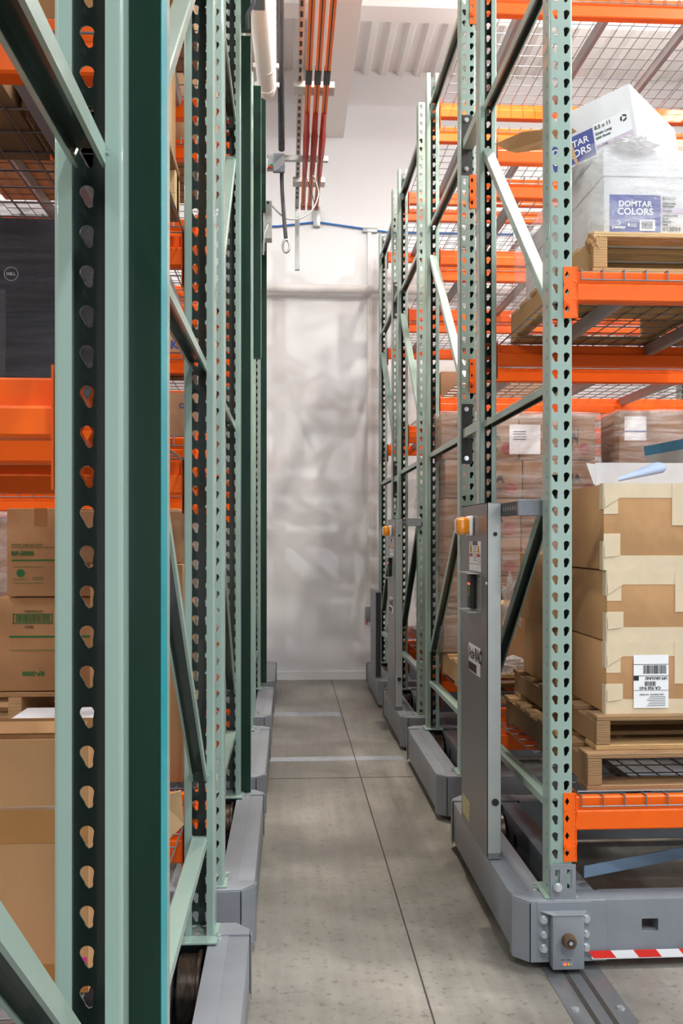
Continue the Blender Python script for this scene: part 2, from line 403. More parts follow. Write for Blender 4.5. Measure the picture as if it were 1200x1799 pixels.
LV = ['lowest', 'second', 'third', 'top']
def deck_mesh(w, d):
    mb = MB(); nx = int(round(w/.066)); ny = int(round(d/.105)); q = .0023
    for i in range(nx+1):
        x = i*w/nx
        mb.add(*bar((x, .004, 0), (x, d-.004, 0), q))
        for yy, s_ in ((0, -1), (d, 1)):
            mb.add(*bar((x, yy-s_*.004, 0), (x, yy+s_*.008, 0), q)); mb.add(*bar((x, yy+s_*.008, .002), (x, yy+s_*.008, -.03), q))
    for j in range(ny+1):
        y = .03+j*(d-.06)/ny
        mb.add(*bar((0, y, .004), (w, y, .004), q))
    for yy in (-.008, d+.008): mb.add(*bar((0, yy, -.03), (w, yy, -.03), q))
    return mb.mesh('wire_mesh', M['galv'])
def bar(p0, p1, r):
    m = MB(); m.cyl(p0, p1, r, 5, caps=True); return m.v, m.f
DW = 1.24
DECK = deck_mesh(DW, FD)
def chan_mesh():
    p = [(-.022, 0), (-.02, -.004), (-.013, -.036), (-.009, -.040), (.009, -.040), (.013, -.036), (.02, -.004), (.022, 0)]
    return MB().prism(p, .03, FD-.03, 'Y').mesh('channel', M['channel'], smooth=.5)
CH = chan_mesh()
def deck(x, y, z, label, group):
    r = root('wire_deck', label, 'wire shelf deck', (x, y, z+.003), group)
    lnk('wire_mesh', DECK, r)
    for k in range(3): lnk('support_channel', CH, r, ((.21 if x > 0 else .24)+.41*k, 0, -.003))
    return r
RL = [[.50, 2.06], [.50, 2.06, 2.89, 3.72], [.50, 2.06, 2.89, 3.72], [.50, 2.06, 2.89, 3.72]]
for i, y in enumerate(RY):
    for k, z in enumerate(RL[i]):
        low = k == 0
        for rear in (0, 1):
            beam(XR, y+rear*FD, z, rear, 1, f"orange step beam along the {'rear' if rear else 'front'} of the {ORD[i]} right rack, {LV[k]} level",
                 .10 if low else .088, 4 if low else 3, 'orange beams of the right racks')
        for dk in (0, 1):
            deck(XR+.06+dk*(DW+.015), y, z, f"galvanised wire deck in the {ORD[i]} right rack, {LV[k]} level, {'beside the aisle' if dk == 0 else 'second from the aisle'}", 'wire decks of the right racks')
beam(XR, RY[0]+FD, 2.89, 1, 1, 'lone orange beam on rear of nearest right rack, above the white paper cartons', group='orange beams of the right racks')
LL = [[1.468], [.49, 1.475, 2.09], [.49, 1.575, 2.24, 3.10], [.49, 1.475, 2.09, 3.05], [.49, 1.475, 2.09, 3.05], [.49, 1.475, 2.09, 3.05]]
for i, y in enumerate(LY):
    for k, z in enumerate(LL[i]):
        low = z < .6
        for rear in (0, 1):
            if i == 0 and not rear: continue
            beam(XL, y+rear*FD, z, rear, -1, f"orange step beam along the {'rear' if rear else 'front'} of the {ORD[i]} left rack, {LV[k]} level",
                 .10 if low else (.076 if i == 0 else .088), 4 if low else 3, 'orange beams of the left racks')
        if i: deck(XL-.045-DW, y, z, f"galvanised wire deck in the {ORD[i]} left rack, {LV[k]} level, beside the aisle", 'wire decks of the left racks')

# row spacers between back to back frames
def spacer(x, y0, y1, z, label):
    r = root('row_spacer', label, 'rack spacer', (x, y0, z), 'row spacers')
    mb = MB(); mb.box(-.024, 0, -.02, .024, y1-y0, .02); part('spacer_bar', mb, M['green'], r)
    mb = MB()
    mb.box(-.029, y1-y0-.003, -.135, .021, y1-y0-.0005, .135); part('mounting_plate', mb, M['blackplate'], r, bevel=.001, segs=1)
    for zz in (-.11, .11):
        mb = MB(); mb.cyl((-.008, y1-y0-.003, zz), (-.008, y1-y0-.010, zz), .0105, 12); mb.cyl((-.008, y1-y0-.010, zz), (-.008, y1-y0-.016, zz), .007, 6)
        part('bolt', mb, M['zinc'], r, smooth=.6)
    for zz in (-.04, 0, .04):
        mb = MB(); mb.cyl((-.006, y1-y0-.0032, zz), (-.006, y1-y0-.0028, zz), .006, 10); part('slot', mb, M['black'], r)
spacer(XR, RY[0]+FD+.003, RY[1], 3.035, 'black bolted row spacer plate on second right rack, upper one')
spacer(XR, RY[0]+FD+.003, RY[1], 1.735, 'black bolted row spacer plate on second right rack, lower one')
spacer(XR, RY[2]+FD+.003, RY[3], 3.035, 'black bolted row spacer plate on fourth right rack, upper one')
spacer(XR, RY[2]+FD+.003, RY[3], 1.70, 'black bolted row spacer plate on fourth right rack, lower one')

# ------------------------------------------------------------------ mobile carriages
def bolt_mb(p, axis='-Y', r=.0125):
    mb = MB(); p = Vector(p); d = {'-Y': Vector((0, -1, 0)), 'Z': Vector((0, 0, 1)), '+Y': Vector((0, 1, 0))}[axis]
    mb.cyl(p, p+d*.004, r*1.25, 16); mb.cyl(p+d*.004, p+d*.014, r, 6); mb.cyl(p+d*.014, p+d*.016, r*.7, 10); return mb
ZB, ZT = .035, .195
def carriage(side, y, label, detailed, group):
    """side +1 right (aisle to -X), -1 left. local x measured away from the aisle from the outer skirt"""
    X0 = .668 if side > 0 else -.105
    r = root('mobile_carriage', label, 'rack carriage', (X0, y, 0), group)
    S = side
    def bx(mb, a, y0, z0, b, y1, z1): return mb.box(min(a*S, b*S), y0, z0, max(a*S, b*S), y1, z1)
    m = bx(MB(), 0, .05, ZB, .108, FD-.05, ZT); part('side_beam', m, M['steel'], r, bevel=.004)
    m = bx(MB(), .055, .05, ZT, .108, FD-.05, ZT+.0025); part('cover_strip', m, M['steel'], r, bevel=.001, segs=1)
    m = bx(MB(), .190, .05, ZB, .265, FD-.05, ZT-.003); b_ = part('side_beam', m, M['steel'], r, bevel=.004)
    for yy in (.30, .75):
        m = MB(); m.cyl((.1895*S, yy, .12), (.1885*S, yy, .12), .026, 20); part('access_hole', m, M['black'], b_)
    for yy in (.14, FD-.14):
        m = MB(); m.cyl((.118*S, yy, .095), (.178*S, yy, .095), .088, 32); m.cyl((.118*S, yy, .095), (.130*S, yy, .095), .096, 32)
        w = part('wheel', m, M['wheel'], r, bevel=.003, segs=1)
    for yy in (.075, FD-.075):
        part('bolt', bolt_mb((.082*S, yy, ZT+.002), 'Z', .009), M['zinc'], r, smooth=.5)
    # end caps with a chamfered corner
    for yy, d in ((0, 1), (FD, -1)):
        ya, yb = yy-.02*d, yy+.055*d
        prof = [(0, yb), (0, ya+.045*d), (.040, ya), (.27, ya), (.27, yb)]
        if d > 0 and side > 0 or True:
            m = MB(); m.prism([(p[0]*S, p[1]) for p in prof], ZT-.001, ZT+.006, 'Z'); part('cap_plate', m, M['steel'], r, bevel=.0015, segs=1)
            m = MB()
            pts = [(-.002, yb), (-.002, ya+.045*d), (.040, ya-.001*d), (.27, ya-.001*d)]
            for a, b in zip(pts[:-1], pts[1:]):
                a = Vector((a[0]*S, a[1])); b = Vector((b[0]*S, b[1])); q = (b-a).normalized()*.0015
                m.quad((*(a+q), ZB-.012), (*(b-q), ZB-.012), (*(b-q), ZT+.001), (*(a+q), ZT+.001))
            part('end_cap', m, M['steel'], r, solid=.003)
    # cross beams along the row
    for k, (yy, d) in enumerate(((0, 1), (FD, -1))):
        ya, yb = sorted((yy-.02*d, yy+.065*d))
        m = MB(); x1 = BAY-.1
        if k == 0 and detailed:
            # front face with a square window, built as four pieces of one sheet box
            wx0, wx1, wz0, wz1 = .375, .425, .105, .142
            bx(m, .27, ya, ZB, wx0, yb, ZT+.004); bx(m, wx1, ya, ZB, x1, yb, ZT+.004); bx(m, wx0, ya, ZB, wx1, yb, wz0); bx(m, wx0, ya, wz1, wx1, yb, ZT+.004)
            part('cross_beam', m, M['steel'], r)
        else:
            bx(m, .27, ya, ZB, x1, yb, ZT+.004); part('cross_beam', m, M['steel'], r, bevel=.003, segs=1)
    if detailed:
        # striped tape along the lower lip
        m = MB(); bx(m, .222, -.034, .032, BAY-.1, -.02, .034); part('lower_lip', m, M['whitelab'], r)
        k = 0; x = .226
        while x < 1.8:
            m = MB(); o = .018; m.quad((x, -.0345, .035), (x+.068, -.0345, .035), (x+.068-o, -.0345, .057), (x-o, -.0345, .057))
            part('tape_stripe', m, M['red'] if k % 2 == 0 else M['whitelab'], r, solid=.0006); x += .068; k += 1
        # sensor housing, bumper, bolts, slotted upright bracket
        cx = XR-X0
        m = MB(); m.box(cx-.078, -.0255, ZB+.005, cx+.082, -.0225, ZT+.004); part('mounting_plate', m, M['steel'], r, bevel=.001, segs=1)
        m = MB(); m.box(cx-.042, -.060, .015, cx+.052, -.024, .172); h = part('sensor_housing', m, M['steel'], r, bevel=.004)
        m = MB(); m.prism([(cx-.07, -.026), (cx-.040, -.062), (cx+.050, -.062), (cx+.07, -.026)], .172, .1745, 'Z'); part('housing_lid', m, M['steel'], h, bevel=.0008, segs=1)
        m = MB(); m.cyl((cx+.004, -.060, .103), (cx+.004, -.084, .103), .021, 24, r1=.019); bp_ = part('rubber_bumper', m, M['rubber'], r, bevel=.003)
        m = MB(); m.cyl((cx+.004, -.0842, .103), (cx+.004, -.0846, .103), .011, 16); part('bumper_recess', m, M['black'], bp_)
        m = MB(); m.cyl((cx+.004, -.0848, .103), (cx+.004, -.0870, .103), .006, 12); part('bumper_screw', m, M['zinc'], bp_)
        for xx in (cx-.060, cx+.066):
            for zz in (.066, .106, .150): part('bolt', bolt_mb((xx, -.0255, zz), '-Y', .0085 if zz == .106 else .010), M['zinc'], r, smooth=.5)
        for xx, mm in ((cx-.014, M['zinc']), (cx-.006, M['redled']), (cx+.004, M['yellow']), (cx+.012, M['zinc'])):
            m = MB(); m.cyl((xx, -.060, .032), (xx, -.063, .032), .0032, 10); part('indicator', m, mm, h)
        for xx in (cx-.011, cx+.005):
            m = MB(); m.box(xx-.006, -.0607, .044, xx+.006, -.0602, .0455); part('slot', m, M['black'], h)
        # bracket with two slots
        z0, z1 = ZT, .303; x0, x1 = cx-.034, cx+.042
        m = MB(); P = [(x0, z0), (cx-.020, z0), (cx-.006, z0), (cx+.016, z0), (cx+.030, z0), (x1, z0)]
        xs = [x0, cx-.020, cx-.006, cx+.016, cx+.030, x1]; zs = [z0, .232, .288, z1]
        for a in range(5):
            for b in range(3):
                if b == 1 and a in (1, 3): continue
                m.quad((xs[a], -.010, zs[b]), (xs[a+1], -.010, zs[b]), (xs[a+1], -.010, zs[b+1]), (xs[a], -.010, zs[b+1]))
        part('slotted_bracket', m, M['steel'], r, solid=.003)
        part('bolt', bolt_mb((cx-.013, -.011, .238), '-Y', .0105), M['zinc'], r, smooth=.5)
    return r
for i, y in enumerate(RY):
    carriage(1, y, f"grey steel mobile base under the {ORD[i]} right rack" + (', with bumper and striped tape' if i == 0 else ''), i == 0, 'mobile bases of the right racks')
for i, y in enumerate(LY):
    carriage(-1, y, f"grey steel mobile base under the {ORD[i]} left rack", False, 'mobile bases of the left racks')
# flat tie bar and drive shafts
m = MB(); a = Vector((.90, 2.745, 0)); b = Vector((3.2, 3.66, 0)); 
m.quad((a.x, a.y, .232), (b.x, b.y, .232), (b.x, b.y, .268), (a.x, a.y, .268))
tag(part('tie_bar', m, M['steelblue'], None, solid=.004), 'flat blue grey diagonal bar over the base of the nearest right rack', 'rack brace')
def drive(x0, x1, y, label):
    r = root('drive_unit', label, 'drive motor', (x0, y, .12), 'drive shafts')
    m = MB(); m.cyl((0, 0, 0), (x1-x0, 0, 0), .014, 14); part('drive_shaft', m, M['wheel'], r, smooth=.6)
    xm = -.16 if x1 < x0 else .28
    m = MB(); m.cyl((xm-.09, 0, 0), (xm+.09, 0, 0), .05, 20); m.cyl((xm+.09, 0, 0), (xm+.11, 0, 0), .058, 20); part('motor', m, M['motor'], r, bevel=.004, segs=1)
drive(-.38, -2.6, 1.455+.82, 'black drive motor on a shaft low inside the second left rack')

# control panels
def panel(y0, y1, z1, label, detailed):
    xa, xb = .660, .706
    r = root('control_panel', label, 'control panel', (xa, y0, ZT+.004), 'control columns of the right racks')
    H = z1-ZT-.006; D = y1-y0
    m = MB(); m.box(0, 0, .008, .0022, D, H); m.box(0, 0, .008, xb-xa, .0022, H-.002); m.box(0, D-.002, .008, xb-xa, D, H); m.box(0, 0, H-.002, xb-xa, D, H)
    m.box(xb-xa-.002, 0, .008, xb-xa, .03, H); m.box(xb-xa-.002, D-.03, .008, xb-xa, D, H); m.box(.0, .0, 0, xb-xa, D, .008)
    part('column_cover', m, M['panel'], r)
    m = MB(); m.box(.002, -.0012, .02, xb-xa-.001, .0, H-.004); part('edge_strip', m, M['panelside'], r)
    for zz, rr in ((H-.105, .007), (.19, .012)):
        m = MB(); m.cyl((.026, -.0012, zz), (.026, -.006, zz), rr, 16); m.cyl((.026, -.006, zz), (.026, -.007, zz), rr*.6, 12); part('grommet', m, M['black'], r)
    # lamp on aisle face
    ly = .26 if detailed else .2
    lz = H-.075
    m = MB(); m.box(-.016, ly-.045, lz-.036, -.0005, ly+.045, lz+.036); lp = part('amber_lamp', m, M['white'], r, bevel=.012, segs=3)
    m = MB(); m.box(-.058, ly-.041, lz-.032, -.014, ly+.041, lz+.032); part('lens', m, M['amber'], lp, bevel=.014, segs=4)
    # warning label
    z0 = H-.235
    m = MB(); m.box(-.0008, .10, z0, -.0002, .30, z0+.085+.02); lb = part('warning_label', m, M['whitelab'], r)
    m = MB(); m.box(-.0014, .155, z0+.091, -.0008, .235, z0+.105); part('label_band', m, M['printgrey'], lb)
    for yy in (.115, .245):
        m = MB(); m.quad((-.0012, yy, z0+.064), (-.0012, yy+.045, z0+.064), (-.0012, yy+.0225, z0+.100)); part('warning_triangle', m, M['yellow'], lb)
        m = MB(); m.box(-.0018, yy+.02, z0+.068, -.0013, yy+.025, z0+.088); part('warning_mark', m, M['black'], lb)
        m = MB(); m.box(-.0014, yy-.004, z0+.050, -.0008, yy+.049, z0+.061); part('label_band', m, M['collred'], lb)
    for k in range(7):
        m = MB(); m.box(-.0013, .165+.01*(k % 2), z0+.085-.008*k, -.0008, .225, z0+.087-.008*k); part('print_line', m, M['printgrey'], lb)
    for k in range(3):
        m = MB(); m.box(-.0013, .11, z0+.040-.008*k, -.0008, .15+.14*(k == 2), z0+.0415-.008*k); part('print_line', m, M['printgrey'], lb)
    # call station
    z0 = H-.375
    m = MB(); m.box(-.002, .10, z0, 0, .30, z0+.135); m.box(-.045, .10, z0, 0, .30, z0+.002); m.box(-.045, .10, z0+.133, 0, .30, z0+.135); cs = part('guard_bracket', m, M['panelside'], r)
    m = MB(); m.box(-.022, .165, z0+.008, -.002, .235, z0+.127); kp = part('keypad', m, M['black'], r, bevel=.003)
    m = MB(); m.box(-.0228, .185, z0+.092, -.0222, .215, z0+.098); part('red_light', m, M['redled'], kp)
    for sgn, mm in ((-1, M['greenbtn']), (1, M['printred'])):
        m = MB(); m.cyl((-.0222, .20, z0+.070), (-.0235 if sgn < 0 else -.0245, .20, z0+.070), .019 if sgn < 0 else .0085, 24)
        o = part('button', m, mm, kp)
    for yy in (.115, .285):
        for zz in (.02, .115):
            m = MB(); m.cyl((-.002, yy, z0+zz), (-.005, yy, z0+zz), .004, 10); part('screw', m, M['zinc'], cs)
    # brand sign
    z0 = H-.60
    m = MB(); m.box(-.001, .11, z0, -.0002, .31, z0+.10); sg = part('brand_sign', m, M['whitelab'], r)
    m = MB(); m.box(-.0016, .17, z0+.004, -.001, .307, z0+.034); part('sign_band', m, M['printdark'], sg)
    text('Activ', .062, M['black'], sg, (-.0015, .305, z0+.048), '-X', xs=.8)
    text('RAC', .062, M['black'], sg, (-.0015, .197, z0+.048), '-X', bold=.0018, xs=.85)
    m = MB(); m.cyl((-.001, .002, H-.27), (-.005, .002, H-.27), .006, 10); part('screw', m, M['zinc'], r)
    if detailed:
        m = MB(); m.box(-.0008, .30, .03, -.0002, .43, .10); part('cream_sticker', m, M['sticker'], r)
    # slotted support arm to the upright
    m = MB()
    ya, yb = -.225, .02
    m.box(.046, ya, H-.046, .049, yb, H-.004); m.box(.049, ya, H-.007, .068, yb, H-.004); m.box(.049, ya, H-.046, .068, yb, H-.043)
    a_ = part('support_arm', m, M['blackplate'], r)
    m = MB(); m.box(.044, ya-.02, H-.050, .13, ya+.003, H+.0); part('arm_clip', m, M['steel'], r, bevel=.002, segs=1)
    for k in range(6):
        m = MB(); m.box(.0455, ya+.03+.03*k, H-.030, .0460, ya+.038+.03*k, H-.018); part('slot', m, M['panelside'], a_)
    return r
panel(3.015, 3.47, 1.388, 'tall grey control column with amber lamp beside the nearest right rack', True)
panel(5.66, 6.09, 1.388, 'tall grey control column with amber lamp beside the third right rack', False)
r = root('end_guard', 'low dark grey guard post near the white end wall', 'guard column', (.66, 6.95, ZT+.003))
m = MB(); m.box(0, 0, 0, .045, .42, .66); part('guard_column', m, M['steel'], r, bevel=.003)
m = MB(); m.box(.004, -.001, .01, .041, 0, .65); part('edge_strip', m, M['blackplate'], r)

# dark green busbar support masts on the left racks
def mast(y, z0, z1, label, teal=False):
    r = root('support_mast', label, 'support mast', (-.184, y, z0), 'dark green masts of the left racks')
    m = MB(); m.box(-.0255, -.026, 0, .0255, .026, z1-z0); m.box(-.022, -.0265, -.0, .022, -.026, .0)
    part('square_tube', m, M['dkgreen'], r, bevel=.003)
    m = MB(); m.box(.0256, -.0255, 0, .0266, .0255, z1-z0); part('aisle_side_strip', m, M['teal'] if teal else M['green'], r)
    return r
mast(1.175, .10, 3.9, 'dark green square mast with a teal aisle edge, nearest to the camera', True)
mast(3.88, .20, 3.37, 'dark green square mast on the third left rack')
mast(3.88, 3.41, 4.4, 'upper dark green mast piece carrying the small junction box')
mast(6.66, .22, 3.55, 'narrow dark green square mast on the farthest left racks')
mast(5.30, 2.3, 3.86, 'short dark green square mast high on the fourth left rack')
mast(6.2, 3.2, 3.95, 'short dark green mast by the conductor arm')

# ------------------------------------------------------------------ cartons, pallets, loads
def carton(name, label, x0, y0, z0, x1, y1, z1, m, group=None, tapes=(), tm='btape', rz=0, seam=True, cat='box'):
    cx, cy = (x0+x1)/2, (y0+y1)/2
    r = root(name, label, cat, (cx, cy, z0), group, rz)
    w, d, h = (x1-x0)/2, (y1-y0)/2, z1-z0
    part('carton_body', MB().box(-w, -d, .001, w, d, h-.0005), M[m], r, bevel=.004)
    e = .0004
    for (f, a, b, c, dd) in tapes:
        e += .00035   # f face, rectangle in face coords (u0,v0,u1,v1) metres; u from left, v from bottom
        mb = MB()
        if f == '-Y': mb.box(-w+a, -d-e, b, -w+c, -d+.0002, dd)
        if f == '-X': mb.box(-w-e, d-c, b, -w+.0002, d-a, dd)
        if f == '+X': mb.box(w-.0002, -d+a, b, w+e, -d+c, dd)
        if f == '+Z': mb.box(-w+a, -d+b, h-.001, -w+c, -d+dd, h+e)
        part('tape_strip', mb, M[tm], r)
    return r, w, d, h
def pallet(x0, y0, z0, x1, y1, label, h=.125, mats=('wood', 'wood2'), along='X', group='wooden pallets', seed=1):
    rnd = random.Random(seed)
    r = root('wooden_pallet', label, 'pallet', ((x0+x1)/2, (y0+y1)/2, z0), group)
    w, d = (x1-x0)/2, (y1-y0)/2; t = .016
    # stringers run along Y when deck boards run along X
    if along == 'X':
        for k in (-1, 0, 1):
            c = k*(w-.024)
            part('stringer', MB().box(c-.022, -d, t, c+.022, d, h-t), M[mats[rnd.random() < .5]], r, bevel=.002, segs=1)
        n = max(4, int(2*d/.145))
        for k in range(n):
            yy = -d+k*(2*d-.09)/(n-1); j = rnd.uniform(-.006, .004)
            part('deck_board', MB().box(-w+j, yy, h-t, w+j*.5, yy+.09+rnd.uniform(-.01, .008), h), M[mats[rnd.random() < .4]], r, bevel=.002, segs=1)
        for yy in (-d, -.05, d-.1): part('bottom_board', MB().box(-w, yy, 0, w, yy+.1, t), M[mats[1]], r, bevel=.002, segs=1)
    else:
        for k in (-1, 0, 1):
            c = k*(d-.022)
            part('stringer', MB().box(-w, c-.02, t, w, c+.02, h-t), M[mats[rnd.random() < .5]], r, bevel=.002, segs=1)
            for q in (-1, 1): part('block', MB().box(q*(w-.05)-.05, c-.045, t, q*(w-.05)+.05, c+.045, h-t), M[mats[1-(q > 0)]], r, bevel=.003, segs=1)
        n = max(5, int(2*w/.15))
        for k in range(n):
            xx = -w+k*(2*w-.09)/(n-1); j = rnd.uniform(-.006, .006)
            part('deck_board', MB().box(xx, -d+j, h-t, xx+.09+rnd.uniform(-.01, .008), d+j, h), M[mats[rnd.random() < .4]], r, bevel=.002, segs=1)
        for xx in (-w, -.05, w-.1): part('bottom_board', MB().box(xx, -d, 0, xx+.1, d, t), M[mats[1]], r, bevel=.002, segs=1)
    return r
def wrap(x0, y0, z0, x1, y1, z1, label, m='wrap', amp=.006, top=True):
    bm = bmesh.new(); bmesh.ops.create_cube(bm, size=1)
    bmesh.ops.subdivide_edges(bm, edges=bm.edges[:], cuts=14, use_grid_fill=True)
    rnd = random.Random(int(x0*997+z0*31)); cx, cy = (x0+x1)/2, (y0+y1)/2
    ph = [rnd.uniform(0, 6) for _ in range(6)]
    for v in bm.verts:
        c = v.co.copy(); p = Vector((c.x*(x1-x0), c.y*(y1-y0), (c.z+.5)*(z1-z0)))
        s_ = amp*(math.sin(p.z*31+p.x*9+ph[0])*.5+math.sin(p.z*13+p.y*17+ph[1])*.5+math.sin(p.x*23+p.y*29+ph[2])*.4)
        nrm = Vector((round(c.x*2) if abs(c.x) > .49 else 0, round(c.y*2) if abs(c.y) > .49 else 0, 1 if c.z > .49 else 0))
        if nrm.length > 0: nrm.normalize()
        p += nrm*(s_+amp*1.4); v.co = p
    kill = [f for f in bm.faces if f.calc_center_median().z < .004] + ([] if top else [f for f in bm.faces if f.calc_center_median().z > (z1-z0)+.001])
    bmesh.ops.delete(bm, geom=kill, context='FACES')
    me = bpy.data.meshes.new('wrap'); bm.to_mesh(me); bm.free(); me.materials.append(M[m])
    for p in me.polygons: p.use_smooth = True
    o = lnk('stretch_wrap', me, None, (cx, cy, z0)); return tag(o, label, 'plastic wrap')
def barcode(parent, x, y, z, w, h, m, n=22, seed=3):
    rnd = random.Random(seed); mb = MB(); xx = x
    while xx < x+w:
        t = rnd.choice((.4, .8, 1.2))*w/n*.6; mb.box(xx, y-.0006, z, xx+t, y, z+h); xx += t+rnd.choice((.4, .7, 1))*w/n*.6
    return part('barcode', mb, m, parent)

# --- nearest right rack, lowest level: two pallets and the taped carton stack
LVZ = .508
pallet(.895, 2.705, LVZ, 2.0, 3.74, 'worn wooden pallet resting on the wire deck, lower of the two', .112, ('wood', 'wood2'), 'X', seed=3)
pallet(.935, 2.745, LVZ+.112, 2.0, 3.76, 'wooden pallet stacked on another pallet below the taped cartons', .105, ('wood2', 'wood'), 'X', seed=5)
zb = LVZ+.112+.105
hs = [.222, .222, .268]
for k in range(3):
    X0 = .978-.004*k if k != 1 else .980
    W = .60; tp = [('-Y', 0, 0, W, .045), ('-Y', 0, hs[k]-.045, W, hs[k]), ('-Y', 0, 0, .052, hs[k]*.42), ('-Y', 0, hs[k]-.095, .045, hs[k]), ('-Y', .215, hs[k]-.13, .30, hs[k]), ('-X', .37, 0, .40, .09), ('-X', .37, hs[k]-.08, .40, hs[k])]
    r, w, d, h = carton('taped_carton', ['lowest brown carton with paper tape and white shipping label', 'middle brown carton with crumpled paper taped edges', 'topmost brown carton with paper tape below the white box'][k],
                        X0, 2.775, zb, X0+W, 3.175, zb+hs[k]-.002, 'card', 'taped cartons on stacked pallets', tp, 'tape')
    # folded gusset creases at taped corners
    for zz in (hs[k]-.045, .045):
        q_ = .03 if zz > .05 else -.03
        mb = MB(); mb.prism([(-w+.002, zz-q_), (-w+.05, zz), (-w+.002, zz+q_*.2)], -d-.0045, -d-.0038, 'Y'); part('tape_fold', mb, M['tape'], r)
    if k == 0:
        mb = MB(); mb.box(-w+.085, -d-.0044, .018, -w+.195, -d-.0038, .182); sl = part('shipping_label', mb, M['whitelab'], r)
        L0 = -w+.085
        barcode(sl, L0+.03, -d-.0044, .124, .072, .026, M['black'], 26)
        mb = MB(); mb.box(L0, -d-.005, .103, L0+.016, -d-.0044, .118); mb.box(L0, -d-.005, .1165, L0+.11, -d-.0044, .118); mb.box(L0, -d-.005, .152, L0+.11, -d-.0044, .1535); mb.box(L0, -d-.005, .072, L0+.11, -d-.0044, .073); part('label_rule', mb, M['black'], sl)
        barcode(sl, L0+.035, -d-.0044, .086, .034, .014, M['black'], 14, 5)
        text('UPS GROUND', .011, M['black'], sl, (L0+.106, -d-.0052, .1135), flip=True, bold=.0003)
        text('CA 920 9-01', .013, M['black'], sl, (L0+.085, -d-.0052, .084), flip=True, bold=.0003)
        text('SAN MARCOS  CA 92069', .007, M['black'], sl, (L0+.095, -d-.0052, .062), flip=True)
        for q in range(6):
            mb = MB(); mb.box(L0+.05-.004*(q % 3), -d-.0050, .052-.0055*q, L0+.1, -d-.0045, .0535-.0055*q); part('print_line', mb, M['printgrey'], sl)
    if k == 2:
        pass
    zb += hs[k]
# second column of plain cartons behind
zb = LVZ+.112+.105
for k, (h_, yy, xo) in enumerate(((.22, 3.235, 0), (.265, 3.215, -.02))):
    carton('plain_carton', ['plain brown carton behind the taped stack, lower one', 'plain brown carton behind the taped stack, upper one'][k], .955+xo, yy, zb, 1.5, yy+.45, zb+h_-.002, 'card', 'plain cartons behind the taped stack'); zb += h_
# open white carton on top of stack
zt = LVZ+.112+.105+sum(hs)
r = root('open_white_carton', 'white open carton lid flaps on top of the taped carton stack', 'box', (1.22, 2.98, zt))
part('back_panel', MB().box(-.20, .02, 0, .42, .024, .082), M['cardwhite'], r)
m = MB(); m.quad((-.255, -.13, 0), (-.20, .02, 0), (-.20, .02, .076), (-.27, -.10, .070)); part('side_flap', m, M['cardwhite'], r, solid=.003)
m = MB(); m.quad((-.20, -.05, .0015), (.42, -.05, .0015), (.42, .02, .0015), (-.20, .02, .0015)); part('bottom_panel', m, M['kraftedge'], r, solid=.003)
m = MB(); n = 10
for k in range(n):
    a0, a1 = -.9+2.7*k/n, -.9+2.7*(k+1)/n
    f = lambda a, t: (-.19+.125*t+.02*math.cos(a)*t, -.16-.030*math.cos(a)*(.3+.7*t), .006+.024*t+.026*(1+math.sin(a))*(.25+.5*t))
    m.quad(f(a0, 0), f(a0, 1), f(a1, 1), f(a1, 0))
me = m.mesh('paper', M['bluepaper'], smooth=1.5, solid=.0006)
o = lnk('curled_paper', me, None, (1.22, 2.98, zt)); tag(o, 'curled pale blue printed sheet lying on top of the taped cartons', 'paper')
# blue and white cartons tilted behind
for k in range(2):
    r, w, d, h = carton('blue_white_carton', ['tilted white carton with blue trim, lower of two at right edge', 'tilted white carton with blue trim, upper of two at right edge'][k], 1.40+.04*k, 3.20, zt+.005+.10*k, 1.95+.04*k, 3.6, zt+.098+.10*k, 'cardwhite', 'blue trimmed white cartons')
    part('blue_trim', MB().box(-w-.0006, -d-.0006, 0, w, -d+.001, .028), M['bluestripe'], r); part('blue_trim', MB().box(-w-.0006, -d-.0006, h-.02, w, -d+.001, h), M['bluestripe'], r)
    part('end_trim', MB().box(-w-.0008, -d, h*.6, -w+.001, d, h), M['bluestripe'], r)
    r.rotation_euler = (0, math.radians(-8*k), math.radians(6))
    if k: r.location.z += .035

